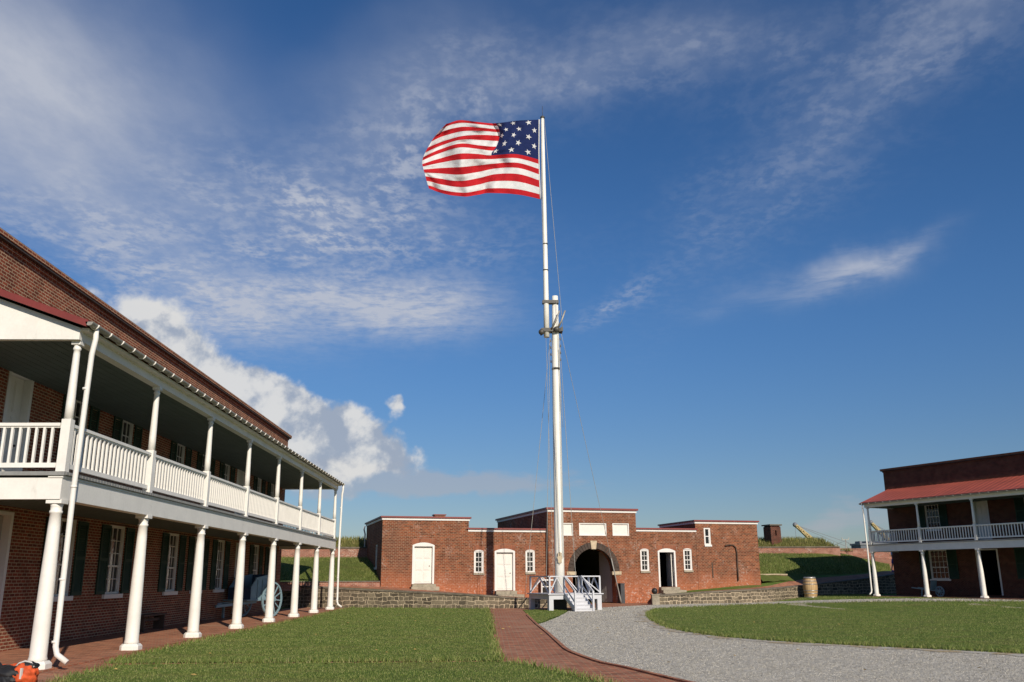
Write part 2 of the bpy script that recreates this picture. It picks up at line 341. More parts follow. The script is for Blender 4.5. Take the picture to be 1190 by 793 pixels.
# ------------------------------------------------------------------ mesh builder
class MB:
    def __init__(s): s.v = []; s.f = []; s.m = []; s.s = []
    def face(s, pts, m=0, sm=False):
        i = len(s.v); s.v += [tuple(p) for p in pts]; s.f.append(tuple(range(i, i+len(pts)))); s.m.append(m); s.s.append(sm)
    def box(s, x0, x1, y0, y1, z0, z1, m=0, M=None):
        c = [(x0,y0,z0),(x1,y0,z0),(x1,y1,z0),(x0,y1,z0),(x0,y0,z1),(x1,y0,z1),(x1,y1,z1),(x0,y1,z1)]
        if M is not None: c = [M @ Vector(q) for q in c]
        i = len(s.v); s.v += [tuple(q) for q in c]
        for f in ((0,3,2,1),(4,5,6,7),(0,1,5,4),(1,2,6,5),(2,3,7,6),(3,0,4,7)):
            s.f.append(tuple(i+k for k in f)); s.m.append(m); s.s.append(False)
        return s
    def bar(s, a, b, w, h=None, m=0, upv=(0,0,1)):
        a, b = Vector(a), Vector(b); d = (b-a); L = d.length; d.normalize()
        u = Vector(upv)
        if abs(d.dot(u)) > .98: u = Vector((1,0,0))
        x = d.cross(u).normalized(); z = x.cross(d)
        M = Matrix((( *[x[0], d[0], z[0]], a[0]), (x[1], d[1], z[1], a[1]), (x[2], d[2], z[2], a[2]), (0,0,0,1)))
        h = h or w
        return s.box(-w/2, w/2, 0, L, -h/2, h/2, m, M)
    def tube(s, pts, r, n=8, m=0, cap=True):
        pts = [Vector(p) for p in pts]; rr = r if isinstance(r, (list, tuple)) else [r]*len(pts)
        base = len(s.v); ref = None
        for k, p in enumerate(pts):
            d = (pts[min(k+1, len(pts)-1)]-pts[max(k-1, 0)]).normalized()
            if ref is None: ref = Vector((1,0,0)) if abs(d.x) < .8 else Vector((0,1,0))
            x = (ref - d*ref.dot(d)).normalized(); y = d.cross(x); ref = x
            for j in range(n):
                a = 2*PI*j/n; s.v.append(tuple(p+(x*cos(a)+y*sin(a))*rr[k]))
        for k in range(len(pts)-1):
            for j in range(n):
                j2 = (j+1) % n
                s.f.append((base+k*n+j, base+k*n+j2, base+(k+1)*n+j2, base+(k+1)*n+j)); s.m.append(m); s.s.append(True)
        if cap:
            s.f.append(tuple(base+j for j in reversed(range(n)))); s.m.append(m); s.s.append(False)
            s.f.append(tuple(base+(len(pts)-1)*n+j for j in range(n))); s.m.append(m); s.s.append(False)
        return s
    def lathe(s, prof, c=(0,0,0), n=20, m=0):
        return s.tube([(c[0], c[1], c[2]+z) for r, z in prof], [r for r, z in prof], n, m)
    def ball(s, c, r, n=12, m=0, sq=(1,1,1)):
        base = len(s.v); k = n
        for i in range(k+1):
            th = PI*i/k
            for j in range(n*2):
                a = PI*j/n; s.v.append((c[0]+r*sq[0]*sin(th)*cos(a), c[1]+r*sq[1]*sin(th)*sin(a), c[2]+r*sq[2]*cos(th)))
        q = n*2
        for i in range(k):
            for j in range(q):
                s.f.append((base+i*q+j, base+(i+1)*q+j, base+(i+1)*q+(j+1)%q, base+i*q+(j+1)%q)); s.m.append(m); s.s.append(True)
        return s
    def panel(s, outer, holes, F, inn, depth, m=0, mr=None, thick=None):
        """flat wall polygon with holes; F maps (u,z)->Vector, inn = inward vector; reveals of given depth"""
        inn = Vector(inn); loops = [outer]+holes
        pts = [p for l in loops for p in l]
        tris = tessellate_polygon([[Vector((p[0], p[1], 0)) for p in l] for l in loops])
        base = len(s.v); s.v += [tuple(F(*p)) for p in pts]
        fn = (F(1,0)-F(0,0)).cross(F(0,1)-F(0,0))
        for a, b, c in tris:
            A, B, C_ = [Vector(pts[k]+(0,)) if len(pts[k]) == 2 else Vector(pts[k]) for k in (a, b, c)]
            ccw = (B-A).cross(C_-A).z
            good = (ccw > 0) == (fn.dot(-inn) > 0)
            s.f.append(tuple(base+k for k in ((a, b, c) if good else (a, c, b)))); s.m.append(m); s.s.append(False)
        for h in holes:
            for i in range(len(h)):
                p, q = h[i], h[(i+1) % len(h)]
                s.face([F(*p), F(*q), F(*q)+inn*depth, F(*p)+inn*depth], m if mr is None else mr)
        return s
    def build(s, name, mats, parent=None, loc=(0,0,0), rz=0, uv=True):
        me = mesh_from(s, name, mats, uv)
        return put(name, me, parent, loc, rz)
def mesh_from(s, name, mats, uv=True):
    me = bpy.data.meshes.new(name); me.from_pydata(s.v, [], s.f)
    mats = mats if isinstance(mats, (list, tuple)) else [mats]
    for k in mats: me.materials.append(MATS[k])
    me.polygons.foreach_set('material_index', s.m); me.polygons.foreach_set('use_smooth', s.s)
    me.update()
    if uv and len(s.f) < 60000:
        ul = me.uv_layers.new(name='UVMap'); data = np.zeros(len(me.loops)*2, np.float32)
        for p in me.polygons:
            nx, ny, nz = p.normal
            for li in p.loop_indices:
                v = me.vertices[me.loops[li].vertex_index].co
                if abs(nz) > .7: a, b = v.x, v.y
                else:
                    L = math.hypot(nx, ny); a = (-ny*v.x+nx*v.y)/L; b = v.z
                data[li*2] = a; data[li*2+1] = b
        ul.data.foreach_set('uv', data)
    return me
def put(name, me, parent=None, loc=(0,0,0), rz=0):
    o = bpy.data.objects.new(name, me); COL.objects.link(o); o.location = loc; o.rotation_euler = (0,0,rz)
    if parent: o.parent = parent
    return o
def empty(name, loc=(0,0,0), rz=0, label=None, cat=None, group=None):
    o = put(name, None, None, loc, rz); o.empty_display_size = .3
    return tag(o, label, cat, group)
def tag(o, label=None, cat=None, group=None, kind=None):
    if label: o['label'] = label
    if cat: o['category'] = cat
    if group: o['group'] = group
    if kind: o['kind'] = kind
    return o
def kids(o): return [c for c in bpy.data.objects if c.parent == o]
def copy_part(o, parent, loc=None):
    c = o.copy(); COL.objects.link(c); c.parent = parent
    if loc is not None: c.location = loc
    for ch in kids(o):
        d = ch.copy(); COL.objects.link(d); d.parent = c
    return c

# ------------------------------------------------------------------ ground
def inpoly(px, py, poly):
    ins = np.zeros(len(px), bool); n = len(poly); j = n-1
    for i in range(n):
        xi, yi = poly[i][:2]; xj, yj = poly[j][:2]
        c = ((yi > py) != (yj > py)) & (px < (xj-xi)*(py-yi)/(yj-yi+1e-12)+xi); ins ^= c; j = i
    return ins
def S_(t_): t_ = np.clip(t_, 0, 1); return t_*t_*(3-2*t_)
def gz0(x, y): return .28*S_((np.asarray(x)-17)/8)*S_((np.asarray(y)-28)/25)   # the court rises gently towards the right porch
def sheet(name, poly, z, m, sub=0, step=2.5):
    b = MB()
    if sub:
        xs = [p[0] for p in poly]; ys = [p[1] for p in poly]; vs = [Vector(p[:2]) for p in poly]; n0 = len(vs)
        gx_, gy_ = np.meshgrid(np.arange(min(xs)+step/2, max(xs), step), np.arange(min(ys)+step/2, max(ys), step)); gx_ = gx_.ravel(); gy_ = gy_.ravel()
        k = inpoly(gx_, gy_, poly); vs += [Vector((float(a), float(c))) for a, c in zip(gx_[k], gy_[k])]
        ov, oe, of, *_ = delaunay_2d_cdt(vs, [(i, (i+1) % n0) for i in range(n0)], [], 1, 1e-4)
        b.v = [(v.x, v.y, z+float(gz0(v.x, v.y))) for v in ov]; tr = of
    else:
        tr = tessellate_polygon([[Vector((p[0], p[1], 0)) for p in poly]])
        b.v = [(p[0], p[1], z) for p in poly]
    for a, c, d in tr:
        A, B, C_ = (Vector(b.v[k]) for k in (a, c, d))
        b.f.append((a, c, d) if (B-A).cross(C_-A).z > 0 else (a, d, c)); b.m.append(0); b.s.append(False)
    o = b.build(name, m); tag(o, kind='structure'); return o
def smooth(pts, n=6, closed=False):
    out = []; N = len(pts)
    for i in range(N if closed else N-1):
        p0 = pts[(i-1) % N] if (closed or i > 0) else pts[0]; p1 = pts[i]; p2 = pts[(i+1) % N]; p3 = pts[(i+2) % N] if (closed or i+2 < N) else pts[-1]
        for k in range(n):
            t_ = k/n; out.append(tuple(.5*((2*b_)+(-a+c)*t_+(2*a-5*b_+4*c-d)*t_*t_+(-a+3*b_-3*c+d)*t_**3) for a, b_, c, d in zip(p0, p1, p2, p3)))
    if not closed: out.append(tuple(pts[-1]))
    return out
def rough_edge(pts, amp=.03, step=.25, closed=False, seed=0):
    out = []; N = len(pts)
    for i in range(N if closed else N-1):
        a = Vector(pts[i]).to_2d(); b = Vector(pts[(i+1) % N]).to_2d(); L = (b-a).length; n = max(1, int(L/step)); nm = Vector((-(b-a).y, (b-a).x)).normalized()
        for k in range(n):
            p = a.lerp(b, k/n); out.append(tuple(p+nm*amp*2*mnoise.noise(Vector((p.x*1.7+seed, p.y*1.7, 0)))))
    if not closed: out.append(tuple(pts[-1]))
    return out
G = 2500
sheet('ground', [(-G,-G),(G,-G),(G,G),(-G,G)], 0, 'turf')
sheet('raised_ground', [(16.8,27.8),(70,27.8),(70,66),(36,74),(21.8,64.5),(16.8,58)], .005, 'turf', 1)
# gravel drive and ring
gr_edge = [(1.62,40),(1.64,32.4),(1.70,27.2),(1.72,22.8),(1.74,20.9),(1.90,19.3),(2.14,17.8),(2.46,16.8),(2.91,15.0),(3.3,13.7),(4.2,11),(6,7)]
gravel = smooth(gr_edge, 5)+[(30,7),(60,20),(60,46)]+smooth([(48,46),(36,49),(29.7,50.7),(26.4,51.9),(23.8,53.4),(21.6,56.0),(19.0,58.0),(16.4,57.3),(12.7,55.3),(9.3,53.0),(6.3,49.6),(4.3,46.4)], 4)+smooth([(4.08,46.3),(2.9,38.6),(1.91,33.2)],4)
gravel = [p for p in gravel if not (p[0] < 1.7 and p[1] > 33.5)]
sheet('gravel_drive', gravel, .012, 'gravel', 1)
sheet('brick_path', smooth([(-.12,49.5),(.05,33.2),(.08,24.3),(.17,19.9),(.32,18.1),(.51,17.7),(.8,17.4),(1.15,16.4),(1.59,15.06),(1.93,14.0),(2.8,11.5),(4,8)], 4)
      + list(reversed([(p[0]+.06, p[1]) for p in smooth(gr_edge, 5)])) + [(1.65,46.5),(1.5,49.5)], .016, 'paving_brick')
sheet('brick_forecourt', [(-.12,49.4),(1.5,46.2),(4.1,46.2),(6.2,49.6),(9.2,52.9),(9.9,54),(10.6,58),(8.2,58.6),(2.5,57),(4.2,50.3)], .008, 'paving_brick')
sheet('brick_walk', [(-11.02,6),(-6.0,6),(-6.2,13),(-6.9,15.6),(-6.98,18.2),(.3,18.1),(.3,18.6),(-7.1,18.55),(-7.4,19.3),(-7.5,26),(-7.45,34),(-7.5,48),(-7.6,51.6),(-11.02,53)], .010, 'paving_brick')
# thin brick edging of the drive
eb = MB(); ge = smooth(gr_edge, 5)
for a, b_ in zip(ge, ge[1:]): eb.bar((a[0], a[1], .02), (b_[0], b_[1], .02), .09, .05)
tag(eb.build('brick_edging', 'paving_brick'), kind='structure')

lawnL = [(-7.40,18.5),(-7.55,20.5),(-7.58,26.1),(-7.5,34.1),(-7.5,41),(-7.55,48.4),(-7.4,51.0),(-4.0,49.7),(-.1,48.3),(.0,40),(.06,33.2),(.08,24.3),(.15,19.9),(.24,18.5)]
lawnN = [(-6.0,10),(-6.3,13),(-6.93,15.8),(-6.98,18.1),(-4.4,18.25),(-2,18.15),(0.1,18.2),(.51,17.9),(.78,17.4),(1.13,16.4),(1.57,15.06),(1.9,14.0),(2.7,11.5),(3.2,10)]
tri = [(1.66,46.0),(4.0,46.3),(2.9,38.6),(2.44,36.9),(1.91,33.4),(1.68,33.0)]
ring = smooth([(8.69,46.4),(7.43,42.4),(6.75,39.2),(6.15,34.6),(5.78,29.6),(6.1,26.0),(7.1,23.5),(8.8,21.5),(10.3,20.0),(12,18.2),(15,15.5),(22,12),(34,13),(44,20),(47,32),(42,41.5),(34,45.3),(27.1,46.6),(24.0,47.5),(22.0,49.8),(20.0,52.0),(17.8,53.2),(14.6,51.8),(11.3,49.0)], 6, True)
sheet('lawn', rough_edge(lawnL, .05, .2, True, 1), .024, 'turf')
sheet('lawn', rough_edge(lawnN, .05, .2, True, 2), .024, 'turf')
sheet('lawn', rough_edge(tri, .03, .2, True, 3), .024, 'turf')
cx, cy = 20, 34
sheet('dry_grass_edge', rough_edge([(cx+(x-cx)*1.034, cy+(y-cy)*1.034) for x, y in ring], .30, .25, True, 5), .020, 'straw', 1)
sheet('lawn', rough_edge(ring, .05, .25, True, 4), .026, 'turf', 1)
verge = [(9.8,53.4),(12.8,55.45),(16.4,57.5),(19.1,58.2),(21.8,56.2),(24.0,53.6),(26.6,52.1),(29.8,50.9),(36,49.2),(40,48),(34,52),(27,56),(25,60),(27,66),(21.8,63.5),(17,57.4)]

def blades(name, px, py, pz, h, wd, m, label, lean=.5):
    n = len(px); a = rng.uniform(0, 2*PI, n); hh = h*rng.uniform(.5, 1.25, n); ww = wd*rng.uniform(.7, 1.3, n)
    ln = lean*hh*rng.uniform(.1, 1, n); la = rng.uniform(0, 2*PI, n)
    V = np.zeros((n, 3, 3), np.float32)
    V[:,0] = np.stack([px-np.cos(a)*ww/2, py-np.sin(a)*ww/2, pz], 1)
    V[:,1] = np.stack([px+np.cos(a)*ww/2, py+np.sin(a)*ww/2, pz], 1)
    V[:,2] = np.stack([px+np.cos(la)*ln, py+np.sin(la)*ln, pz+hh], 1)
    me = bpy.data.meshes.new(name); me.vertices.add(n*3); me.vertices.foreach_set('co', V.ravel())
    me.loops.add(n*3); me.loops.foreach_set('vertex_index', np.arange(n*3, dtype=np.int32))
    me.polygons.add(n); me.polygons.foreach_set('loop_start', np.arange(n, dtype=np.int32)*3)
    me.polygons.foreach_set('loop_total', np.full(n, 3, np.int32))
    me.materials.append(MATS[m]); me.update(calc_edges=True)
    o = put(name, me); tag(o, label, 'grass', kind='stuff'); return o
def scatter(poly, dens_at, maxn=400000):
    xs = [p[0] for p in poly]; ys = [p[1] for p in poly]
    x0, x1, y0, y1 = min(xs), max(xs), max(min(ys), 11), max(ys)
    A = (x1-x0)*(y1-y0); dmax = dens_at(max(y0, 12)); n = int(A*dmax)
    px = rng.uniform(x0, x1, n); py = rng.uniform(y0, y1, n)
    k = inpoly(px, py, poly) & (rng.uniform(0, 1, n) < dens_at(np.maximum(py, 12))/dmax) & (np.abs(px) < py*.75+4)
    return px[k], py[k]
def dens(y): return np.minimum(1000, 1000*(17.0/np.maximum(y, 1))**1.7)
def lawn_blades(name, poly, label, k=1.0):
    px, py = scatter(poly, lambda y: dens(y)*k)
    h = .028+.0002*py
    blades(name, px, py, .018+gz0(px, py), h, .009+.00030*py, 'grass_blade', label)
def stones(poly, n0, lab):
    px, py = scatter(poly, lambda y: np.minimum(n0, n0*(15.0/np.maximum(y, 1))**1.6))
    k = ~inpoly(px, py, ring) & (~inpoly(px, py, [(cx+(x-cx)*1.028, cy+(y-cy)*1.028) for x, y in ring]) | (rng.uniform(0, 1, len(px)) < .45)); px, py = px[k], py[k]
    o = blades('gravel_stones', px, py, .012+gz0(px, py)-.003, .009+.0002*py, .014+.0006*py, 'gravel_chip', lab, 1.6); o['category'] = 'gravel'
stones(gravel, 900, 'loose pale gravel stones covering the curved drive')
lawn_blades('lawn_grass', lawnL, 'short green grass of the long lawn beside the left porch')
lawn_blades('lawn_grass', lawnN, 'short green grass of the near lawn at the bottom of the view')
lawn_blades('lawn_grass', tri, 'small triangle of grass in front of the flagpole platform')
lawn_blades('lawn_grass', ring, 'mown green grass of the round lawn at right', .9)
def edge_tufts(poly, lab, per=70):
    X = []; Y = []
    for (x0, y0), (x1, y1) in zip(poly, poly[1:]+poly[:1]):
        if min(y0, y1) < 12 or abs(x0) > y0*.75+4: continue
        L = math.hypot(x1-x0, y1-y0); n = int(L*per*min(1, 22/max(y0, 1)))
        u = rng.uniform(0, 1, n); X.append(x0+(x1-x0)*u+rng.normal(0, .07, n)); Y.append(y0+(y1-y0)*u+rng.normal(0, .07, n))
    X = np.concatenate(X); Y = np.concatenate(Y)
    blades('lawn_grass', X, Y, .018+gz0(X, Y), .11, .016+.0003*Y, 'grass_blade', lab, 1.0)
edge_tufts(ring, 'longer tufts of grass along the edge of the round lawn', 160)
edge_tufts(lawnL, 'longer tufts of grass along the edge of the long left lawn', 60)
edge_tufts(lawnN, 'longer tufts of grass along the edge of the near lawn', 80)
lawn_blades('lawn_grass', verge, 'narrow grass verge along the right stone wall and porch', 1.2)

n = 90; lx = rng.uniform(-7, 13, n); ly = 15.5+rng.uniform(0, 1, n)**1.5*28; q = MB()
for x, y in zip(lx, ly):
    a = random.uniform(0, PI); r_ = random.uniform(.03, .06); z = .055+float(gz0(x, y))
    q.face([(x+r_*cos(a), y+r_*sin(a), z), (x-r_*.6*sin(a), y+r_*.6*cos(a), z+.02), (x-r_*cos(a), y-r_*sin(a), z+.01), (x+r_*.6*sin(a), y-r_*.6*cos(a), z)])
tag(q.build('fallen_leaves', 'leaf_dry'), 'dry yellow and brown leaves scattered over the court', 'leaves', kind='stuff')
# ------------------------------------------------------------------ gatehouse frame
GA = R(15); GO = Vector((6.27, 56.92, 0)); gd = Vector((cos(GA), sin(GA), 0)); gb = Vector((-sin(GA), cos(GA), 0))
def gp(s_, t_, z=0): q = GO+gd*s_+gb*t_; return (q.x, q.y, z)

def loft(name, rows, m, kind='structure', cat=None, label=None, n=5, jit=0.0):
    rows = [smooth(r_, n) for r_ in rows]; b = MB(); N = min(len(r_) for r_ in rows)
    rr = []
    for r_ in rows: rr.append([(p[0], p[1], p[2]+(mnoise.noise(Vector((p[0]*.9, p[1]*.9, 3)))*jit)) for p in r_[:N]])
    b.v = [p for r_ in rr for p in r_]
    for i in range(len(rr)-1):
        for k in range(N-1):
            b.f.append((i*N+k, i*N+k+1, (i+1)*N+k+1, (i+1)*N+k)); b.m.append(0); b.s.append(True)
    o = b.build(name, m); tag(o, label, cat, kind=kind); return o
def subrows(A, B, n, f=None):
    out = []
    for i in range(n+1):
        t_ = i/n; out.append([tuple(a+(b-a)*t_ for a, b in zip(p, q)) for p, q in zip(A, B)])
    return out
# left terrace behind the stone wall
LW = [(-30,60.5,1.5),(-16,54.9,1.30),(-11.5,53.2,1.18),(-7.9,51.6,1.00),(-2.7,49.8,.77),(-.2,49.1,.64),(1.7,49.5,.49),(4.35,50.4,.41)]
LB = [gp(-34,.3,1.5),gp(-22,.3,1.3),gp(-17,.3,1.22),gp(-13.2,.3,1.15),gp(-9.7,.3,.86),gp(-6.1,.3,.55),gp(-3.5,.3,.38),gp(-1.65,.3,.28)]
mid = [tuple(a+(b-a)*.30 for a, b in zip(p, q)) for p, q in zip(LW, LB)]
loft('terrace_grass', [LW, mid], 'turf'); loft('terrace_path', [mid, LB], 'paving_brick')
# right terrace / ramp
RW = [(9.9,53.9,.50),(13.4,55.7,.66),(17.0,57.4,.78),(21.8,63.5,.93),(27.8,66.3,1.42),(30.6,67.7,1.70),(36,70.2,1.95)]
RM = [(10.6,57.2,.50),(13.9,58.2,.70),(17.7,59.4,.92),(22.2,65.4,1.32),(27.9,68.6,1.66),(31.2,70.4,1.93),(37,72.6,2.15)]
RG = [(10.7,58.4,.55),(13.9,59.3,.84),(17.75,60.6,1.12),(22.6,66.6,1.55),(27.9,69.3,1.70),(31.4,71.2,1.97),(37,73.4,2.2)]
loft('ramp_path', subrows(RW, RM, 2), 'paving_brick'); loft('ramp_verge', subrows(RM, RG, 1), 'turf')
# grassed banks
LF = [gp(s_, .45, 1.45) for s_ in (-46,-30,-22,-17,-13.02)]; LT = [gp(s_, 6.6, 2.86) for s_ in (-46,-30,-22,-17,-13.02)]
bankL = subrows(LF, LT, 6)
for i, r_ in enumerate(bankL): bankL[i] = [(p[0], p[1], p[2]+.22*sin(PI*i/6)) for p in r_]
loft('grass_bank', bankL, 'bank_turf', jit=.05)
RF = [(17.9,61.1,1.72),(18.6,62.3,1.75),(22.7,66.9,1.74),(27.4,69.75,1.72),(31.9,72.2,2.02)]
RT = [(15,71.4,3.3),(20.5,71.4,3.3),(24.5,71.4,3.28),(28.2,71.9,3.2),(32.3,73.4,2.35)]
bankR = subrows(RF, RT, 6)
for i, r_ in enumerate(bankR): bankR[i] = [(p[0], p[1], p[2]+.16*sin(PI*i/6)) for p in r_]
bankR_full = [[(p[0], p[1]-1.3, p[2]-.5) for p in bankR[0]]]+bankR
loft('grass_bank', bankR_full, 'bank_turf', jit=.06)
RT2 = [(15,71.4,3.3),(20.5,71.4,3.3),(24.5,71.5,3.28),(28.2,72.4,3.2),(31.0,77,3.2)]
# path climbing to the rampart and its slab
loft('ramp_path', [[(31.2,70.4,1.94),(31.9,72.2,2.05),(32.3,73.4,2.38),(31.6,75.4,2.85),(30.6,77.2,3.2)], [(34,71.8,2.05),(35.2,74,2.25),(35.4,76,2.6),(34.8,78,3.0),(34,79.4,3.3)]], 'paving_brick')
loft('rampart_slope', [[(34,71.8,2.04),(35.2,74,2.24),(35.4,76,2.59),(34.8,78,2.99),(34,79.4,3.29)], [(42,73,2.1),(44,76,2.3),(44,80,2.8),(44,83,3.1),(44,86,3.3)]], 'bank_turf')
loft('rampart_slope', [[(28.2,71.9,3.18),(31.5,73.2,2.5),(31.2,75.4,2.85),(30.6,77.2,3.2)], [(27.9,73.2,3.5),(28.8,74.5,3.5),(29.2,76.5,3.45),(29.6,79.4,3.5)]], 'bank_turf')

# ------------------------------------------------------------------ stone retaining walls
def poly_wall(name, pts, th, m, capm, capt, label, cat, group=None, cap_over=.04, bottom=-.2, parent=None):
    root = empty(name, (0,0,0), 0, label, cat, group)
    b = MB(); c = MB()
    P2 = [Vector((p[0], p[1])) for p in pts]
    nrm = []
    for i in range(len(P2)):
        d = (P2[min(i+1, len(P2)-1)]-P2[max(i-1, 0)]).normalized(); nrm.append(Vector((-d.y, d.x)))
    for i in range(len(P2)-1):
        f0, f1 = P2[i], P2[i+1]; b0, b1 = f0+nrm[i]*th, f1+nrm[i+1]*th; z0, z1 = pts[i][2], pts[i+1][2]
        zz0 = pts[i][3] if len(pts[i]) > 3 else bottom; zz1 = pts[i+1][3] if len(pts[i+1]) > 3 else bottom
        b.face([(*f0,zz0),(*f1,zz1),(*f1,z1),(*f0,z0)]); b.face([(*b1,zz1),(*b0,zz0),(*b0,z0),(*b1,z1)])
        b.face([(*f0,z0),(*f1,z1),(*b1,z1),(*b0,z0)])
        o0 = f0-nrm[i]*cap_over; o1 = f1-nrm[i+1]*cap_over; q0 = b0+nrm[i]*.02; q1 = b1+nrm[i+1]*.02
        c.face([(*o0,z0+.003),(*o1,z1+.003),(*o1,z1+capt),(*o0,z0+capt)]); c.face([(*o0,z0+capt),(*o1,z1+capt),(*q1,z1+capt),(*q0,z0+capt)])
        c.face([(*q1,z1),(*q0,z0),(*q0,z0+capt),(*q1,z1+capt)]); c.face([(*q0,z0+.003),(*q1,z1+.003),(*o1,z1+.003),(*o0,z0+.003)])
    for i, fl in ((0, 0), (len(P2)-1, 1)):
        f0 = P2[i]; b0 = f0+nrm[i]*th; z0 = pts[i][2]
        q = [(*b0,bottom),(*f0,bottom),(*f0,z0),(*b0,z0)]
        b.face(q if not fl else list(reversed(q)))
        o0 = f0-nrm[i]*cap_over; q0 = b0+nrm[i]*.02; q = [(*q0,z0),(*o0,z0),(*o0,z0+capt),(*q0,z0+capt)]
        c.face(q if not fl else list(reversed(q)))
    b.build('stonework' if 'stone' in name else 'brickwork', m, root); c.build('coping', capm, root)
    return root
def dense(pts, n=4): return smooth(pts, n)
lw = [(p[0]-.02, p[1]-.42, p[2]-.03) for p in LW]
poly_wall('stone_wall', dense(lw), .42, 'stone_rubble', 'stone_cap', .085, 'low grey stone retaining wall left of the flagpole, stepping down below two white doors', 'wall')
poly_wall('stone_wall', [(4.35,50.0,.38),(4.5,53,.33),(4.6,56.3,.27)], .42, 'stone_rubble', 'stone_cap', .085, 'short stone return wall running back to the left side of the arch', 'wall')
rw = [(p[0], p[1]-.42, p[2]-.03) for p in RW]
poly_wall('stone_wall', dense(rw), .42, 'stone_rubble', 'stone_cap', .085, 'low stone retaining wall rising from the cannonball pier past the barrel to the right porch', 'wall')
poly_wall('stone_wall', [(9.72,53.5,.48),(10.1,55.6,.46),(10.45,57.9,.50)][::-1], .36, 'stone_rubble', 'stone_cap', .07, 'short stone return wall from the cannonball pier back to the gatehouse steps', 'wall')
# curb walls at bank foot
poly_wall('brick_curb', [gp(-46,.0,1.36),gp(-30,.0,1.36),gp(-13.05,.0,1.36)], .4, 'brick_rampart', 'stone_cap', .07, 'low brick curb with dark stone coping at the foot of the left grass bank', 'curb', bottom=.9)
poly_wall('brick_curb', [(17.8,60.75,1.60),(18.3,61.8,1.64),(20.0,63.7,1.66),(21.2,65.0,1.64)], .3, 'brick_rampart', 'sandstone', .08, 'low brick curb with pale stone coping at the foot of the right grass bank', 'curb', bottom=.9)
# rampart brick walls
poly_wall('rampart_wall', [gp(-46,6.6,3.46),gp(-26,6.6,3.46),gp(-9,6.6,3.46)], .45, 'brick_rampart', 'stone_cap', .09, 'long pinkish brick rampart wall above the left grass bank', 'wall', bottom=2.2, cap_over=.06)
poly_wall('rampart_wall', [(12,71.5,3.74),(20,71.5,3.74),(27.7,71.5,3.74)], .45, 'brick_rampart', 'stone_cap', .09, 'pinkish brick rampart wall between the gatehouse and the right porch', 'wall', bottom=2.5, cap_over=.06)
poly_wall('rampart_wall', [(27.75,72.2,3.5),(29.7,74.0,3.5),(30.2,75.5,3.5)], .35, 'brick_rampart', 'stone_cap', .06, 'small brick stub with a tuft of grass beside the rampart steps', 'wall', bottom=2.8)
poly_wall('rampart_wall', [(28.5,80.2,3.86),(32,80.4,3.86),(36,80.6,3.84),(46,82,3.84)], .4, 'brick_rampart', 'brick_rampart', .06, 'far low brick parapet behind the rampart steps', 'wall', bottom=2.5)
b = MB()
for k in range(5): b.box(30.9, 34.6, 77.4+k*.45, 80.1, 3.05+k*.14-.3, 3.05+k*.14+.0)
tag(b.build('rampart_steps', 'brick_rampart'), 'flight of shallow brick steps climbing to the rampart beside the right porch', 'steps')

# rough grass tops of the ramparts (parapet mounds)
def mound(name, A, B, htop, wd):
    """A->B along the front edge (x,y,z)"""
    A, B = Vector(A), Vector(B); d = (B-A).normalized(); nn = Vector((-d.y, d.x, 0)); L = (B-A).length
    prof = [(0,-.02),(.55,.55),(1.5,.86),(2.6,1.0),(6,1.0),(10,.8),(16,-1.2)]
    rows = []
    for a, h in prof:
        r_ = []
        for k in range(31):
            q = A+d*L*k/30+nn*a*wd; e = min(1, (30-k)/1.2)
            r_.append((q.x, q.y, A.z+h*htop*(e if h > 0 else 1)+.10*mnoise.noise(Vector((q.x*.6, q.y*.6, 0)))*(1 if h > .1 else 0)))
        rows.append(r_)
    o = loft(name, rows, 'rough_turf', n=1)
    # tall grass
    n = int(L*260*wd); u = rng.uniform(0, 1, n); a = rng.uniform(0, 3.2, n)
    hz = np.interp(a, [q[0] for q in prof], [q[1] for q in prof]); e = np.clip((1-u)*24, 0, 1)
    px = A.x+d.x*L*u+nn.x*a*wd; py = A.y+d.y*L*u+nn.y*a*wd; pz = A.z+hz*htop*e-.03
    return px, py, pz
p1 = mound('rampart_mound', gp(-46,7.06,3.5), gp(-6,7.06,3.5), .62, 1)
p2 = mound('rampart_mound', (10,71.97,3.78), (27.9,71.97,3.78), .70, 1)
for p, lb in ((p1, 'tall rough grass on top of the left rampart'), (p2, 'tall rough grass on top of the right rampart')):
    blades('rough_grass', *p, .30, .05, 'rough_blade', lb, .7)
n = 160; blades('rough_grass', rng.uniform(27.9, 29.3, n), 72.9+rng.uniform(0, 1.2, n), np.full(n, 3.5), .3, .05, 'rough_blade', 'tuft of rough grass on the brick stub by the rampart steps', .8)
# short grass on banks (thin cover)
def bank_blades(rows, lab, n):
    A, B = rows[0], rows[-1]; K = len(A)-1; u = rng.uniform(0, K, n); v = rng.uniform(0, 1, n); i = np.minimum(u.astype(int), K-1); f = u-i
    A_, B_ = np.array(A), np.array(B)
    pa = A_[i]*(1-f)[:,None]+A_[i+1]*f[:,None]; pb = B_[i]*(1-f)[:,None]+B_[i+1]*f[:,None]; p = pa*(1-v)[:,None]+pb*v[:,None]
    return blades('bank_grass', p[:,0], p[:,1], p[:,2]+.16*np.sin(PI*v)-.01, .13, .035, 'grass_blade', lab, .8)
bank_blades(bankL, 'mown grass covering the left bank below the rampart', 30000)
bank_blades(bankR, 'mown grass covering the right bank below the rampart', 16000)

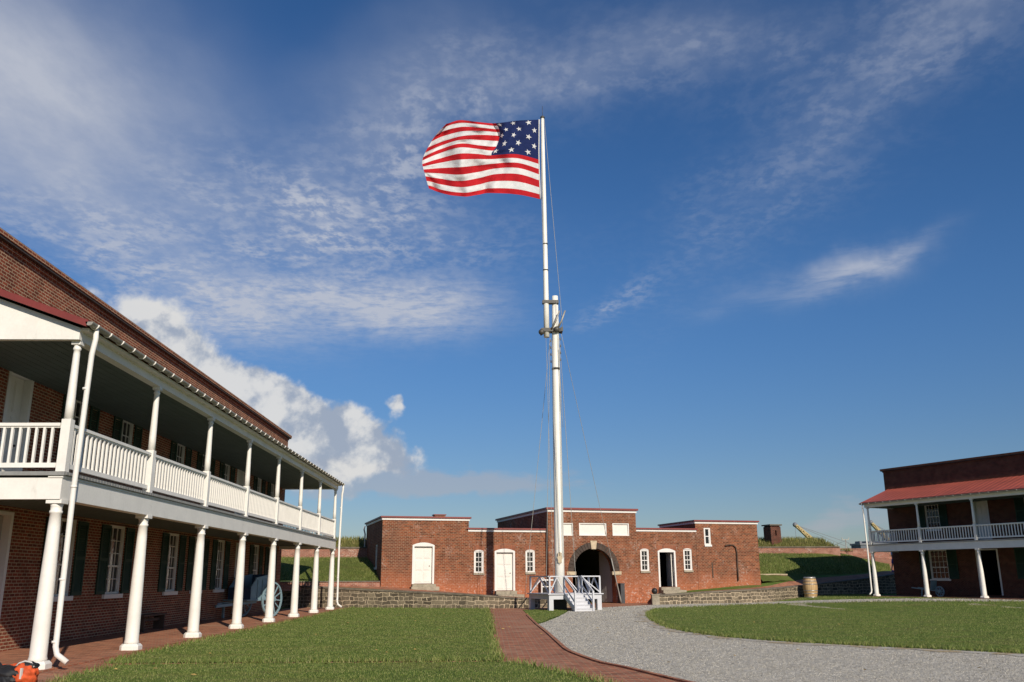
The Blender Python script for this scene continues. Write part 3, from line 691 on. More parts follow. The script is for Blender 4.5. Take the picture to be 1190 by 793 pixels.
# ------------------------------------------------------------------ windows and doors (canonical: x along, outward = -y)
_cache = {}
def window(parent, loc, rz, w_, h, cols, rows, mid=None, arch=0, shut=0, sill=True, sillm='white_trim', lint=None, depth=.12, sill_w=.09, solid=None, frm=.075):
    key = ('w', w_, h, cols, rows, arch, shut, sill, solid, mid)
    if key not in _cache:
        b = MB(); y0 = .03; fr = frm
        b.box(-w_/2, -w_/2+fr, y0, .16, 0, h); b.box(w_/2-fr, w_/2, y0, .16, 0, h)
        b.box(-w_/2+fr, w_/2-fr, y0, .16, 0, fr*.8); b.box(-w_/2+fr, w_/2-fr, y0, .16, h-fr, h)
        iw, ih = w_-2*fr, h-1.8*fr; z0 = fr*.8
        if not solid:
            mt = .022 if w_ > .9 else .028
            for i in range(1, cols): x = -iw/2+iw*i/cols; b.box(x-mt/2, x+mt/2, .07, .10, z0, z0+ih)
            for j in range(1, rows):
                z = z0+ih*j/rows; k = .05 if j == mid else mt; b.box(-iw/2, iw/2, .068 if j != mid else .05, .102, z-k/2, z+k/2)
            b.box(-iw/2, -iw/2+.035, .06, .11, z0, z0+ih); b.box(iw/2-.035, iw/2, .06, .11, z0, z0+ih)
        if arch:  # segmental head filled with white board
            n = 8; top = [(-w_/2+w_*i/n, h+arch*(1-(2*i/n-1)**2)) for i in range(n+1)]
            poly = [(-w_/2, h)]+[(w_/2, h)]+list(reversed(top[1:-1]))
            b.panel(poly, [], lambda u, z: Vector((u, -.012, z)), (0,1,0), .1)
            for i in range(n): b.face([(top[i][0], -.012, top[i][1]), (top[i][0], .05, top[i][1]), (top[i+1][0], .05, top[i+1][1]), (top[i+1][0], -.012, top[i+1][1])])
        g = MB(); g.face([(-w_/2+.01, .105, .01), (w_/2-.01, .105, .01), (w_/2-.01, .105, h-.01), (-w_/2+.01, .105, h-.01)])
        s_ = MB()
        if shut:
            for x0 in (0,):
                s_.box(0, .07, -.05, -.012, 0, h-.03); s_.box(shut-.07, shut, -.05, -.012, 0, h-.03)
                for z in (0, h*.47, h-.12): s_.box(.07, shut-.07, -.05, -.012, z, z+.09)
                nz = int((h-.2)/.06)
                for k in range(nz):
                    z = .09+k*.06
                    s_.face([(.07,-.046,z),(shut-.07,-.046,z),(shut-.07,-.02,z+.06),(.07,-.02,z+.06)])
        sl = MB(); sl.box(-w_/2-sill_w, w_/2+sill_w, -.07, .06, -.12, -.002)
        _cache[key] = [mesh_from(b, 'window', ['white_trim']), mesh_from(g, 'pane', [solid or 'window_glass']),
                       mesh_from(s_, 'shutter', ['shutter_green']) if shut else None, mesh_from(sl, 'sill', [sillm]) if sill else None]
    a, g, s_, sl = _cache[key]
    o = put('window', a, parent, loc, rz)
    put('panel' if solid else 'pane', g, o)
    if s_: put('shutter', s_, o, (-w_/2-shut-.01, 0, 0)); put('shutter', s_, o, (w_/2+.01, 0, 0))
    if sl: put('sill', sl, o)
    return o
def hole(u, z0, w_, h): return [(u-w_/2, z0), (u+w_/2, z0), (u+w_/2, z0+h), (u-w_/2, z0+h)]
def door(parent, loc, rz, w_, h, arch=0, mat_='white_door', opened=False, frm=.11, panels=3, rec=.16, transom=0):
    b = MB(); b.box(-w_/2, -w_/2+frm, -.02, .2, 0, h); b.box(w_/2-frm, w_/2, -.02, .2, 0, h); b.box(-w_/2+frm, w_/2-frm, -.018, .2, h-frm*.7, h)
    if arch:
        n = 10; top = [(-w_/2+w_*i/n, h+arch*(1-(2*i/n-1)**2)) for i in range(n+1)]
        b.panel([(-w_/2, h), (w_/2, h)]+list(reversed(top[1:-1])), [], lambda u, z: Vector((u, -.022, z)), (0,1,0), .1)
        for i in range(n): b.face([(top[i][0], -.022, top[i][1]), (top[i][0], .05, top[i][1]), (top[i+1][0], .05, top[i+1][1]), (top[i+1][0], -.022, top[i+1][1])])
    root = b.build('door', 'white_trim', parent, loc, rz)
    iw = w_-2*frm; l = MB()
    def leaf(l, W, H, yy):
        l.box(0, W, yy, yy+.05, .02, H)
        n = 2; pw = (W-.1*(n+1))/n; ph = (H-.1*(panels+1))/panels
        for i in range(n):
            for j in range(panels):
                x = .1+i*(pw+.1); z = .1+j*(ph+.1); l.box(x, x+pw, yy-.012, yy-.001, z, z+ph)
                l.box(x+.03, x+pw-.03, yy-.022, yy-.0125, z+.03, z+ph-.03)
    if not opened:
        leaf(l, iw-.01, h-frm*.7-.01, rec); l.build('leaf', mat_, root, (-iw/2+.005, 0, 0))
        k = MB(); k.ball((iw-.16, rec-.05, 1.02), .03, 6); k.build('door_knob', 'iron_black', root, (-iw/2, 0, 0))
    else:
        leaf(l, .9, h-.1, 0); q = l.build('leaf', mat_, root, (iw/2-.06, .22, 0), R(84))
    return root
def lintel(parent, loc, rz, w_, h, arch, m):
    b = MB(); n = 8; ww = w_+.16
    lo = [(-w_/2-.0+(w_)*i/n, arch*(1-(2*i/n-1)**2)) for i in range(n+1)]; hi = [((-ww/2+ww*i/n)*1.05, h+arch*(1-(2*i/n-1)**2)) for i in range(n+1)]
    for i in range(n): b.face([(lo[i][0], -.008, lo[i][1]), (lo[i+1][0], -.008, lo[i+1][1]), (hi[i+1][0], -.008, hi[i+1][1]), (hi[i][0], -.008, hi[i][1])])
    for i in range(n): b.face([(hi[i][0], -.008, hi[i][1]), (hi[i+1][0], -.008, hi[i+1][1]), (hi[i+1][0], .02, hi[i+1][1]), (hi[i][0], .02, hi[i][1])])
    return b.build('lintel', m, parent, loc, rz)

# ------------------------------------------------------------------ barracks (local: +x courtyard side, +y along, porch at x -2.8..0)
def barracks(loc, rz, label, S_, nsp, length, lowwin, upwin, lowdoor, updoor, nind, lw_=1.15, uw_=1.02, cols=3, open_low=False, bk='brick_barracks'):
    root = empty('brick_barracks', loc, rz, label, 'building', 'two-storey brick barracks with white porches')
    pd = 2.8; WY0, WY1 = -.65, length; H = 9.1
    # wall
    b = MB(); holes = []; Lz = 1.18; Lh = 1.95; Uz = 4.55; Uh = 1.73
    for s_ in lowwin: holes.append(hole(s_, Lz, lw_, Lh))
    for s_ in upwin: holes.append(hole(s_, Uz, uw_, Uh))
    for s_ in lowdoor: holes.append(hole(s_, .15, 1.35 if not open_low else 1.6, 2.95))
    for s_ in updoor: holes.append(hole(s_, 3.60, 1.12, 2.70))
    F = lambda u, z: Vector((-pd, u, z))
    b.panel([(WY0,-.6),(WY1,-.6),(WY1,H),(WY0,H)], holes, F, (-1,0,0), .16)
    D_ = 8.5
    b.face([(-pd,WY0,-.6),(-pd,WY0,H),(-pd-D_,WY0,H),(-pd-D_,WY0,-.6)][::-1]); b.face([(-pd,WY1,-.6),(-pd-D_,WY1,-.6),(-pd-D_,WY1,H),(-pd,WY1,H)][::-1])
    b.face([(-pd-D_,WY0,-.6),(-pd-D_,WY0,H),(-pd-D_,WY1,H),(-pd-D_,WY1,-.6)][::-1])
    # corbel courses under the coping
    b.build('wall', bk, root)
    b = MB(); b.box(-pd-.1, -pd+.045, WY0-.04, WY1+.04, H-.215, H-.14); b.build('corbel_course', bk, root)
    c = MB(); c.box(-pd-D_-.1, -pd+.14, WY0-.12, WY1+.12, H-.135, H-.08, 0); c.build('cornice', 'lead_dark', root)
    c = MB(); c.box(-pd-D_-.1, -pd+.16, WY0-.14, WY1+.14, H-.078, H+.04, 0); c.build('parapet_coping', bk, root)
    # porch ceiling, decks
    YL = S_*nsp; y0, y1 = -.17, YL+.17
    if True:
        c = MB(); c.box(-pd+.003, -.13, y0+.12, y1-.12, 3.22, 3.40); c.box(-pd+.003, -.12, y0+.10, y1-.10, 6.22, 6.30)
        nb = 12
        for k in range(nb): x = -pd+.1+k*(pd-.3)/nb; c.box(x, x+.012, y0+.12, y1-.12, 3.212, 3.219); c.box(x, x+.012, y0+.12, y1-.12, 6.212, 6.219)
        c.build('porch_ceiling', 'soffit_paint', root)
        c = MB(); c.box(-.12, .12, y0, y1, 3.06, 3.46); c.box(-pd, -.12, y0, y0+.12, 3.06, 3.46); c.box(-pd, -.12, y1-.12, y1, 3.06, 3.46)
        c.box(-.14, .14, y0-.02, y1+.02, 3.462, 3.50)
        c.box(-.11, .10, y0+.02, y1-.02, 6.17, 6.42); c.box(-pd, -.11, y0+.02, y0+.14, 6.17, 6.30); c.box(-pd, -.11, y1-.14, y1-.02, 6.17, 6.30)
        c.build('porch_beam', 'white_paint', root)
        c = MB(); c.box(-pd, .17, y0-.05, y1+.05, 3.503, 3.575)
        for k in range(int((y1-y0)/.14)): c.box(.171, .185, y0+k*.14, y0+k*.14+.12, 3.515, 3.57)
        c.build('deck', 'grey_deck', root)
        # gable boards
        for yy in (y0-.01, y1-.09):
            c = MB(); q = [(.12,6.165),(.12,6.40),(-pd,7.46),(-pd,6.165)]
            f = [(x, yy-.01, z) for x, z in q]; g = [(x, yy+.11, z) for x, z in q]
            c.face(f[::-1]); c.face(g)
            for i in range(4): c.face([f[i], f[(i+1)%4], g[(i+1)%4], g[i]])
            c.build('gable_board', 'white_paint', root)
        # roof
        c = MB(); ex = .30
        za, zb = 6.44, 7.56
        q = [(ex, za), (ex, za+.05), (-pd, zb+.05), (-pd, zb)]; a0, a1 = y0-.16, y1+.16
        c.face([(x, a0, z) for x, z in q]); c.face([(x, a1, z) for x, z in q][::-1])
        for i in range(4): p, r_ = q[i], q[(i+1)%4]; c.face([(p[0],a0,p[1]),(p[0],a1,p[1]),(r_[0],a1,r_[1]),(r_[0],a0,r_[1])])
        sl = (zb-za)/(pd+ex)
        k = a0
        while k < a1:
            c.bar((ex, k, za+.06), (-pd, k, zb+.06), .02, .03); k += .42
        c.build('porch_roof', 'roof_seamed', root)
        c = MB(); c.bar((ex+.03, a0-.03, za+.0), (-pd, a0-.03, zb+.0), .06, .13); c.bar((ex+.03, a1+.03, za), (-pd, a1+.03, zb), .06, .13)
        c.box(ex-.05, ex+.02, a0+.01, a1-.01, za+.052, za+.085)
        c.build('rake_board', 'red_trim', root)
        c = MB(); c.box(.10, ex-.03, y0, y1, 6.35, 6.40); c.build('eave_soffit', 'white_paint', root)
        # gutter: half-round channel with straps
        g = MB(); n = 8; gx, gz_, gr_ = ex+.07, 6.47, .075
        for k in range(n):
            a, a2 = PI+PI*k/n, PI+PI*(k+1)/n
            for rr in (gr_, gr_-.008):
                q = [(gx+rr*cos(a), a0-.06, gz_+rr*sin(a)), (gx+rr*cos(a2), a0-.06, gz_+rr*sin(a2)), (gx+rr*cos(a2), a1+.06, gz_+rr*sin(a2)), (gx+rr*cos(a), a1+.06, gz_+rr*sin(a))]
                g.face(q)
        for yy in (a0-.06, a1+.06):
            g.face([(gx+gr_*cos(PI+PI*k/n), yy, gz_+gr_*sin(PI+PI*k/n)) for k in range(n+1)])
        gut = g.build('gutter', 'zinc', root)
        g = MB(); k = a0+.2
        g.tube([(gx+.083*cos(PI+PI*i/6), 0, gz_+.083*sin(PI+PI*i/6)) for i in range(7)], .016, 6); gsm = mesh_from(g, 'gutter_strap', ['white_paint'])
        while k < a1: put('gutter_strap', gsm, gut, (0, k, 0)); k += .62
    # columns
    cb = MB(); cb.lathe([(.155,.17),(.165,.20),(.150,.25),(.147,.8),(.134,1.6),(.110,2.55),(.101,2.80),(.116,2.81),(.118,2.85),(.101,2.86),(.105,2.93),(.128,2.985)], n=20)
    cb.box(-.145,.145,-.145,.145,2.985,3.058)
    cbm = mesh_from(cb, 'column', ['white_paint'])
    pb = MB(); n = 4
    c8 = [(-.21,-.13),(-.13,-.21),(.13,-.21),(.21,-.13),(.21,.13),(.13,.21),(-.13,.21),(-.21,.13)]; q = c8; q2 = [(x*.80, y*.80) for x, y in c8]
    for i in range(8): pb.face([(*q[i],-.05),(*q[(i+1)%8],-.05),(*q[(i+1)%8],.12),(*q[i],.12)])
    for i in range(8): pb.face([(*q[i],.12),(*q[(i+1)%8],.12),(*q2[(i+1)%8],.17),(*q2[i],.17)])
    pb.face([(*p,.17) for p in q2]); pbm = mesh_from(pb, 'plinth', ['white_paint'])
    ub = MB(); ub.box(-.088,.088,-.088,.088,3.40,4.60); ub.lathe([(.085,4.60),(.082,4.9),(.064,5.9),(.061,5.98),(.076,5.99),(.076,6.03),(.063,6.04),(.067,6.09)], n=14); ub.box(-.088,.088,-.088,.088,6.09,6.168)
    ubm = mesh_from(ub, 'porch_post', ['white_paint'])
    for k in range(nsp+1):
        o = put('column', cbm, root, (0, k*S_, 0)); put('plinth', pbm, o)
        put('porch_post', ubm, root, (0.02, k*S_, 0))
    # railings
    bb = MB(); bb.box(-.027,.027,-.022,.022,3.74,4.46); bb.v = [(v[1], v[0], v[2]) for v in bb.v]; bbm = mesh_from(bb, 'baluster', ['white_paint'])
    rest = MB(); cnt = 0
    def rail(p, q, individual):
        nonlocal cnt
        p, q = Vector(p), Vector(q); L = (q-p).length; d = (q-p).normalized(); r_ = MB()
        e = d*.10
        r_.bar(p+e+Vector((0,0,4.50)), q-e+Vector((0,0,4.50)), .10, .06); r_.bar(p+e+Vector((0,0,4.455)), q-e+Vector((0,0,4.455)), .05, .03)
        r_.bar(p+e+Vector((0,0,3.715)), q-e+Vector((0,0,3.715)), .07, .09)
        o = r_.build('railing', 'white_paint', root)
        n = int(round((L-.2)/(.153 if L < 3 else .200)))
        for i in range(1, n):
            x = p+d*(.1+(L-.2)*i/n)
            if individual and cnt < nind: put('baluster', bbm, o, (x.x, x.y, 0)); cnt += 1
            else: rest.box(x.x-.022, x.x+.022, x.y-.027, x.y+.027, 3.74, 4.46)
    rail((-pd, 0, 0), (0, 0, 0), True)
    for k in range(nsp): rail((.02, k*S_, 0), (.02, (k+1)*S_, 0), True)
    rail((-pd, YL, 0), (0, YL, 0), False)
    if rest.f: tag(rest.build('baluster_row', 'white_paint', root), kind='stuff')
    # windows
    for s_ in lowwin: window(root, (-pd, s_, Lz), PI/2, lw_, Lh, cols, 5, mid=2, shut=lw_*.52); lintel(root, (-pd, s_, Lz+Lh+.002), PI/2, lw_, .1 if False else .0501, 0, 'brick_barracks_soldier') if bk == 'brick_barracks' else None
    for s_ in upwin: window(root, (-pd, s_, Uz), PI/2, uw_, Uh, cols, 4, mid=2, shut=uw_*.54)
    for s_ in lowdoor: door(root, (-pd, s_, .15), PI/2, 1.35 if not open_low else 1.6, 2.95, panels=3, mat_='door_grey', opened=open_low)
    for s_ in updoor: door(root, (-pd, s_, 3.60), PI/2, 1.12, 2.70, panels=3)
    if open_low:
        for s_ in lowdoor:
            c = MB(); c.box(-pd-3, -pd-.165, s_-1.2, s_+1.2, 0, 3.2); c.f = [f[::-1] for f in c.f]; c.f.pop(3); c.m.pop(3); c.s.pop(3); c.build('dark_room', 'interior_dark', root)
    # porch floor curb
    c = MB(); c.box(-pd, .28, WY0, WY1, -.6, .035); c.build('porch_floor', 'paving_brick', root)
    # downspouts
    def spout(yy):
        c = MB(); x = .40
        c.tube([(gx, yy, 6.42), (gx+.01, yy, 6.2), (x-.06, yy, 5.9), (x-.1, yy, 3.2), (x-.08, yy, .42), (x-.04, yy-.0, .28), (x+.16, yy, .14)], .052, 10)
        for z in (5.2, 3.3, 1.6, .5): c.tube([(x-.1, yy, z-.02), (x-.1, yy, z+.02)], .060, 10)
        c.build('downspout', 'white_paint', root)
    gx = .37
    spout(-.05 if rz == 0 else -.14); spout(YL+.22)
    return root, (gx,)

barracks((-8.2, 17.3, 0), 0, 'long two-storey brick barracks at left with white columned porch and red-edged roof', 4.382, 7, 31.35,
         [6.62, 9.9, 14.75, 17.5, 20.4, 26.1, 29.0], [6.6, 9.78, 14.62, 17.5, 20.4, 25.8, 28.5], [3.2, 23.3], [3.4, 22.5], 100)
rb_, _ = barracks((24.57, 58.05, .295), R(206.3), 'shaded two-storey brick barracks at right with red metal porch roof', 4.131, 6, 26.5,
         [3.15, 10.3, 14.2, 21.0], [3.1, 10.5, 14.2, 21.0], [6.85, 17.6], [6.85, 17.6], 100, lw_=1.45, uw_=1.15, cols=4, open_low=True, bk='brick_darkened')
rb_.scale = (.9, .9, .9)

# ------------------------------------------------------------------ gatehouse
gh = empty('gatehouse', tuple(GO), GA, 'low orange brick gatehouse with stepped flat roofs, dark arched gateway and white doors', 'building')
def gF(y): return lambda u, z: Vector((u, y, z))
BK = 'brick_orange'
def block(x0, x1, y0, depth, zt, holes, side_l=True, side_r=True, lholes=(), extra=None, fasc=.13, red=.12, slope=0):
    b = MB(); b.panel([(x0,-.3),(x1,-.3),(x1,zt),(x0,zt)], holes, gF(y0), (0,1,0), .17)
    if side_l:
        b.panel([(y0,-.3),(y0+depth,-.3),(y0+depth,zt-slope),(y0,zt)], list(lholes), lambda u, z: Vector((x0, u, z)), (1,0,0), .15)
    if side_r: b.face([(x1,y0,-.3),(x1,y0+depth,-.3),(x1,y0+depth,zt-slope),(x1,y0,zt)])
    b.face([(x1,y0+depth,-.3),(x0,y0+depth,-.3),(x0,y0+depth,zt-slope),(x1,y0+depth,zt-slope)])
    b.build('wall', BK, gh)
    f = MB(); o1, o2 = .05, .11
    def slab(bm, z0, z1, o, m=0):
        X0, X1, Y0, Y1 = x0-o, x1+o, y0-o, y0+depth+o
        c = [(X0,Y0,z0),(X1,Y0,z0),(X1,Y1,z0-slope),(X0,Y1,z0-slope),(X0,Y0,z1),(X1,Y0,z1),(X1,Y1,z1-slope),(X0,Y1,z1-slope)]
        i = len(bm.v); bm.v += c
        for q in ((0,3,2,1),(4,5,6,7),(0,1,5,4),(1,2,6,5),(2,3,7,6),(3,0,4,7)): bm.f.append(tuple(i+k for k in q)); bm.m.append(m); bm.s.append(False)
    slab(f, zt+.002, zt+fasc, o1); f.build('fascia', 'white_trim', gh)
    f = MB(); slab(f, zt+fasc+.002, zt+fasc+red*.8, o2+.02); f.build('roof', 'red_trim', gh)
wl = [(-7.14, 1.86, .60, 1.27), (-3.90, 1.88, .60, 1.27)]
wr = [(3.73, 1.94, .60, 1.30), (6.75, 1.97, .60, 1.30)]
block(-13.0, -7.78, 0, 7.2, 4.90, [hole(-10.53, 1.24, 1.32, 2.22)], lholes=[hole(2.3, 2.2, .9, 1.35)])
block(-7.775, -2.84, .02, 7.0, 4.27, [hole(-5.52, .81, 1.28, 2.32)]+[hole(u, z, w_, h) for u, z, w_, h in wl])
block(3.035, 7.39, .02, 7.0, 4.38, [hole(5.26, .95, 1.24, 2.22)]+[hole(u, z, w_, h) for u, z, w_, h in wr])
block(7.395, 11.95, 0, 5.2, 4.92, [hole(8.24, 3.58, .48, 1.08)], side_r=True)
# central block with true arch
AR, AZ, AC = 1.33, 1.93, .10; y0 = -.38
arch_pts = [(AC-1.42,-.3),(AC-1.42,AZ-.1),(AC-AR,AZ-.1)]+[(AC-AR*cos(PI*k/20), AZ+AR*1.04*sin(PI*k/20)) for k in range(21)]+[(AC+AR,AZ-.1),(AC+1.42,AZ-.1),(AC+1.42,-.3)]
b = MB(); x0, x1, zt, dep = -2.86, 3.03, 5.50, 11.6
outer = [(x0,-.3)]+arch_pts+[(x1,-.3),(x1,zt),(x0,zt)]
ph = [hole(-1.79, 4.06, 1.16, .78), hole(.10, 4.07, 1.84, .78), hole(1.99, 4.08, 1.14, .78)]
b.panel(outer, ph, gF(y0), (0,1,0), .14)
for i in range(len(arch_pts)-1):
    p, q = arch_pts[i], arch_pts[i+1]; b.face([(p[0],y0,p[1]),(q[0],y0,q[1]),(q[0],y0+.6,q[1]),(p[0],y0+.6,p[1])])
b.face([(x0,y0,-.3),(x0,y0,zt),(x0,y0+dep,zt),(x0,y0+dep,-.3)]); b.face([(x1,y0,-.3),(x1,y0+dep,-.3),(x1,y0+dep,zt),(x1,y0,zt)])
b.face([(x1,y0+dep,-.3),(x0,y0+dep,-.3),(x0,y0+dep,zt),(x1,y0+dep,zt)]); b.build('wall', BK, gh)
f = MB(); f.box(x0-.05, x1+.05, y0-.05, y0+dep+.05, zt+.002, zt+.14); f.build('fascia', 'white_trim', gh)
f = MB(); f.box(x0-.14, x1+.14, y0-.14, y0+dep+.14, zt+.143, zt+.26); f.build('roof', 'red_trim', gh)
# vault behind: gloom painted near black, far end closed to keep light out
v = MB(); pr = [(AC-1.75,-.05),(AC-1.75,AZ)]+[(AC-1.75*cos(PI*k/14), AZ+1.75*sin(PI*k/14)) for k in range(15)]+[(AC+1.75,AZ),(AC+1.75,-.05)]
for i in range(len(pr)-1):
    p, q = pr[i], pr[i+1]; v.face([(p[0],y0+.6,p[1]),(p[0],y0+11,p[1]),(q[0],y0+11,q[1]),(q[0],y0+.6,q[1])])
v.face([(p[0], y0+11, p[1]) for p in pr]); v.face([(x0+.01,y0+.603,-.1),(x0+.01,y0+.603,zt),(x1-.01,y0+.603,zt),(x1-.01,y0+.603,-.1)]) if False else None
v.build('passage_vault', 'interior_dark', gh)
# ring of voussoirs
rg = MB(); ro_, ri_ = 1.70, AR-.01; n = 24
for k in range(n):
    a, a2 = PI*k/n, PI*(k+1)/n; g_ = .012/ro_
    aa, ab = a+g_, a2-g_; y1_, y2_ = y0-.035, y0+.35
    c = [(AC-ri_*cos(aa), AZ+ri_*1.04*sin(aa)), (AC-ro_*cos(aa), AZ+ro_*1.02*sin(aa)), (AC-ro_*cos(ab), AZ+ro_*1.02*sin(ab)), (AC-ri_*cos(ab), AZ+ri_*1.04*sin(ab))]
    rg.face([(p[0], y1_, p[1]) for p in c])
    for i in range(4): p, q = c[i], c[(i+1)%4]; rg.face([(p[0],y1_,p[1]),(p[0],y2_,p[1]),(q[0],y2_,q[1]),(q[0],y1_,q[1])])
rg.build('arch_ring', 'arch_stone', gh)
k = MB(); q = [(AC-.15, AZ+AR*1.03-.05), (AC+.15, AZ+AR*1.03-.05), (AC+.22, AZ+1.83), (AC-.22, AZ+1.83)]
k.face([(p[0], y0-.07, p[1]) for p in q])
for i in range(4): p, r_ = q[i], q[(i+1)%4]; k.face([(p[0],y0-.07,p[1]),(p[0],y0+.2,p[1]),(r_[0],y0+.2,r_[1]),(r_[0],y0-.07,r_[1])])
k.build('keystone', 'sandstone', gh)
for s_ in (-1, 1):
    k = MB(); a, c_ = sorted((AC+s_*1.20, AC+s_*1.80)); k.box(a, c_, y0-.06, y0+.30, AZ-.22, AZ-.02); k.build('impost', 'sandstone', gh)
# open gate leaf and dark guard posts
k = MB(); lf = [(0,.06),(1.25,.06)]+[(1.25-1.25*(1-cos(PI/2*i/9)), 1.88+1.24*cos(PI/2*i/9)) for i in range(10)]
lf = [(0,.06),(1.30,.06),(1.30,3.12)]+[(1.30-1.30*sin(PI/2*i/9), 1.88+1.24*cos(PI/2*i/9)) for i in range(1, 10)]
k.panel(lf, [], lambda u, z: Vector((u, 0, z)), (0,-1,0), .08); k.panel(lf, [], lambda u, z: Vector((u, -.08, z)), (0,1,0), .08)
for i in range(len(lf)): p, r_ = lf[i], lf[(i+1) % len(lf)]; k.face([(p[0],0,p[1]),(r_[0],0,r_[1]),(r_[0],-.08,r_[1]),(p[0],-.08,p[1])])
for x in (.32, .66, 1.0): k.box(x, x+.015, .001, .006, .1, 1.9)
gl = k.build('gate_leaf', 'door_grey', gh, (AC+1.40, y0+.62, 0), R(103))
# panels above the gate
for u, z, w_, h in ((-1.79, 4.06, 1.16, .78), (.10, 4.07, 1.84, .78), (1.99, 4.08, 1.14, .78)):
    window(gh, (u, y0, z), 0, w_, h, 1, 1, sill=False, solid='white_door', frm=.07)
# doors, windows
door(gh, (-10.53, 0, 1.24), 0, 1.32, 2.22, arch=.15); lintel(gh, (-10.53, 0, 3.47), 0, 1.32, .30, .15, 'brick_orange_soldier')
door(gh, (-5.52, .02, .81), 0, 1.28, 2.32, arch=.14); lintel(gh, (-5.52, .02, 3.14), 0, 1.28, .30, .14, 'brick_orange_soldier')
door(gh, (5.26, .02, .95), 0, 1.24, 2.22, arch=.16, opened=True, mat_='white_door'); lintel(gh, (5.26, .02, 3.18), 0, 1.24, .28, .16, 'brick_orange_soldier')
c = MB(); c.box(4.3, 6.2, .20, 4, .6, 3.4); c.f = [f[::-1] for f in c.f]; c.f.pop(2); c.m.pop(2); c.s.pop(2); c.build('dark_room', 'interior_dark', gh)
for u, z, w_, h in wl+wr:
    window(gh, (u, .02, z), 0, w_, h, 2, 4, mid=2, arch=.07, sillm='step_stone', sill_w=.03, frm=.09); lintel(gh, (u, .02, z+h), 0, w_, .24, .07, 'brick_orange_soldier')
window(gh, (8.24, 0, 3.58), 0, .48, 1.08, 1, 2, mid=1, sill_w=.02, frm=.09)
window(gh, (-13.0, 2.3, 2.2), -PI/2, .9, 1.35, 3, 4, mid=2, sill_w=.03, frm=.1)
# door steps
st = MB(); st.box(-11.3, -9.65, -.55, -.003, .86, 1.08); st.box(-11.2, -9.8, -.28, -.003, 1.082, 1.23); st.build('door_step', 'step_stone', gh)
st = MB(); st.box(-6.3, -4.5, -.65, .017, .32, .60); st.box(-6.15, -4.85, -.32, .017, .602, .80); st.build('door_step', 'step_stone', gh)
st = MB(); st.box(4.55, 6.3, -1.0, .017, .3, .58); st.box(4.6, 6.2, -.66, .017, .582, .76); st.box(4.62, 5.92, -.34, .017, .762, .94); st.build('door_step', 'step_stone', gh)
# rain pipe and iron strap on the right wing
pp = MB(); pp.tube([(9.45,-.07,3.50),(9.75,-.08,3.58),(10.05,-.08,3.56),(10.22,-.08,3.42),(10.28,-.08,3.1),(10.26,-.08,2.2),(10.24,-.08,1.30)], .045, 8); pp.build('drain_pipe', 'wood_brown', gh)
pp = MB(); pp.box(8.42, 8.50, -.04, -.003, 1.50, 2.44); pp.build('iron_strap', 'wood_brown', gh)
# chimneys
ch = MB(); ch.box(-9.68, -9.02, 1.0, 1.6, 5.0, 5.28); ch.build('chimney', BK, gh); ch = MB(); ch.box(-9.73, -8.97, .95, 1.65, 5.283, 5.34); ch.build('chimney_cap', 'red_trim', gh)
# rain pipe at the far left corner
pp = MB(); pp.tube([(-13.16,7.0,4.9),(-13.2,7.0,4.7),(-13.12,7.0,4.4),(-13.12,7.0,3.2)], .05, 8); pp.build('downspout', 'white_trim', gh)
# low cellar hatch frame behind the platform
hx = MB(); hx.box(-3.36, -2.30, -.44, -.3, 1.38, 1.46); hx.box(-3.36, -3.29, -.44, -.3, .40, 1.38); hx.box(-2.37, -2.30, -.44, -.3, .40, 1.38); hx.box(-3.29, -2.37, -.42, -.3, 1.0, 1.06)
hx.build('hatch_frame', 'white_trim', gh); hx = MB(); hx.box(-3.29, -2.37, -.37, -.2, .40, 1.38); hx.build('hatch', 'interior_dark', gh)

# guard post by the arch
q = MB(); q.box(-.13, .13, -.22, .22, -.05, 1.15); q.box(-.15, .15, -.24, .24, 1.152, 1.20)
o = q.build('guard_post', 'bollard_grey'); o.location = gp(1.72, -.75, 0); o.rotation_euler = (0,0,GA); tag(o, 'dark grey upright slab against the right side of the arch', 'post')

# pier with cannonball
q = MB(); q.box(-.21, .21, -.21, .21, -.05, .55); q.box(-.24, .24, -.24, .24, .552, .60)
o = q.build('stone_pier', 'step_stone'); o.location = (9.62, 53.45, 0); tag(o, 'squat pale stone pier at the near end of the right stone wall', 'pier')
q = MB(); q.ball((0,0,.175), .175, 14); o = q.build('cannonball', 'iron_black'); o.location = (9.6, 53.45, .60); tag(o, 'black iron cannonball resting on the squat stone pier', 'cannonball')

# barrel
br = empty('barrel', (21.6, 61.6, .16), 0, 'tall oak barrel with steel hoops standing against the right stone wall', 'barrel')
prof = [(.36,0),(.40,.12),(.455,.42),(.475,.68),(.455,.94),(.40,1.22),(.365,1.34)]
q = MB(); q.lathe(smooth(prof, 4), n=26); q.build('staves', 'cask_wood', br)
def rad(z): return np.interp(z, [p[1] for p in smooth(prof, 4)], [p[0] for p in smooth(prof, 4)])
for z0, z1 in ((0,.07),(.26,.31),(.44,.49),(.86,.91),(1.06,1.11),(1.24,1.345)):
    q = MB(); q.lathe([(rad(z0)+.008, z0), (rad(z1)+.008, z1)], n=26); q.build('hoop', 'cask_steel', br)
# lid
q = MB(); q.lathe([(.35,1.30),(.35,1.352)], n=26); q.build('head', 'cask_steel', br)

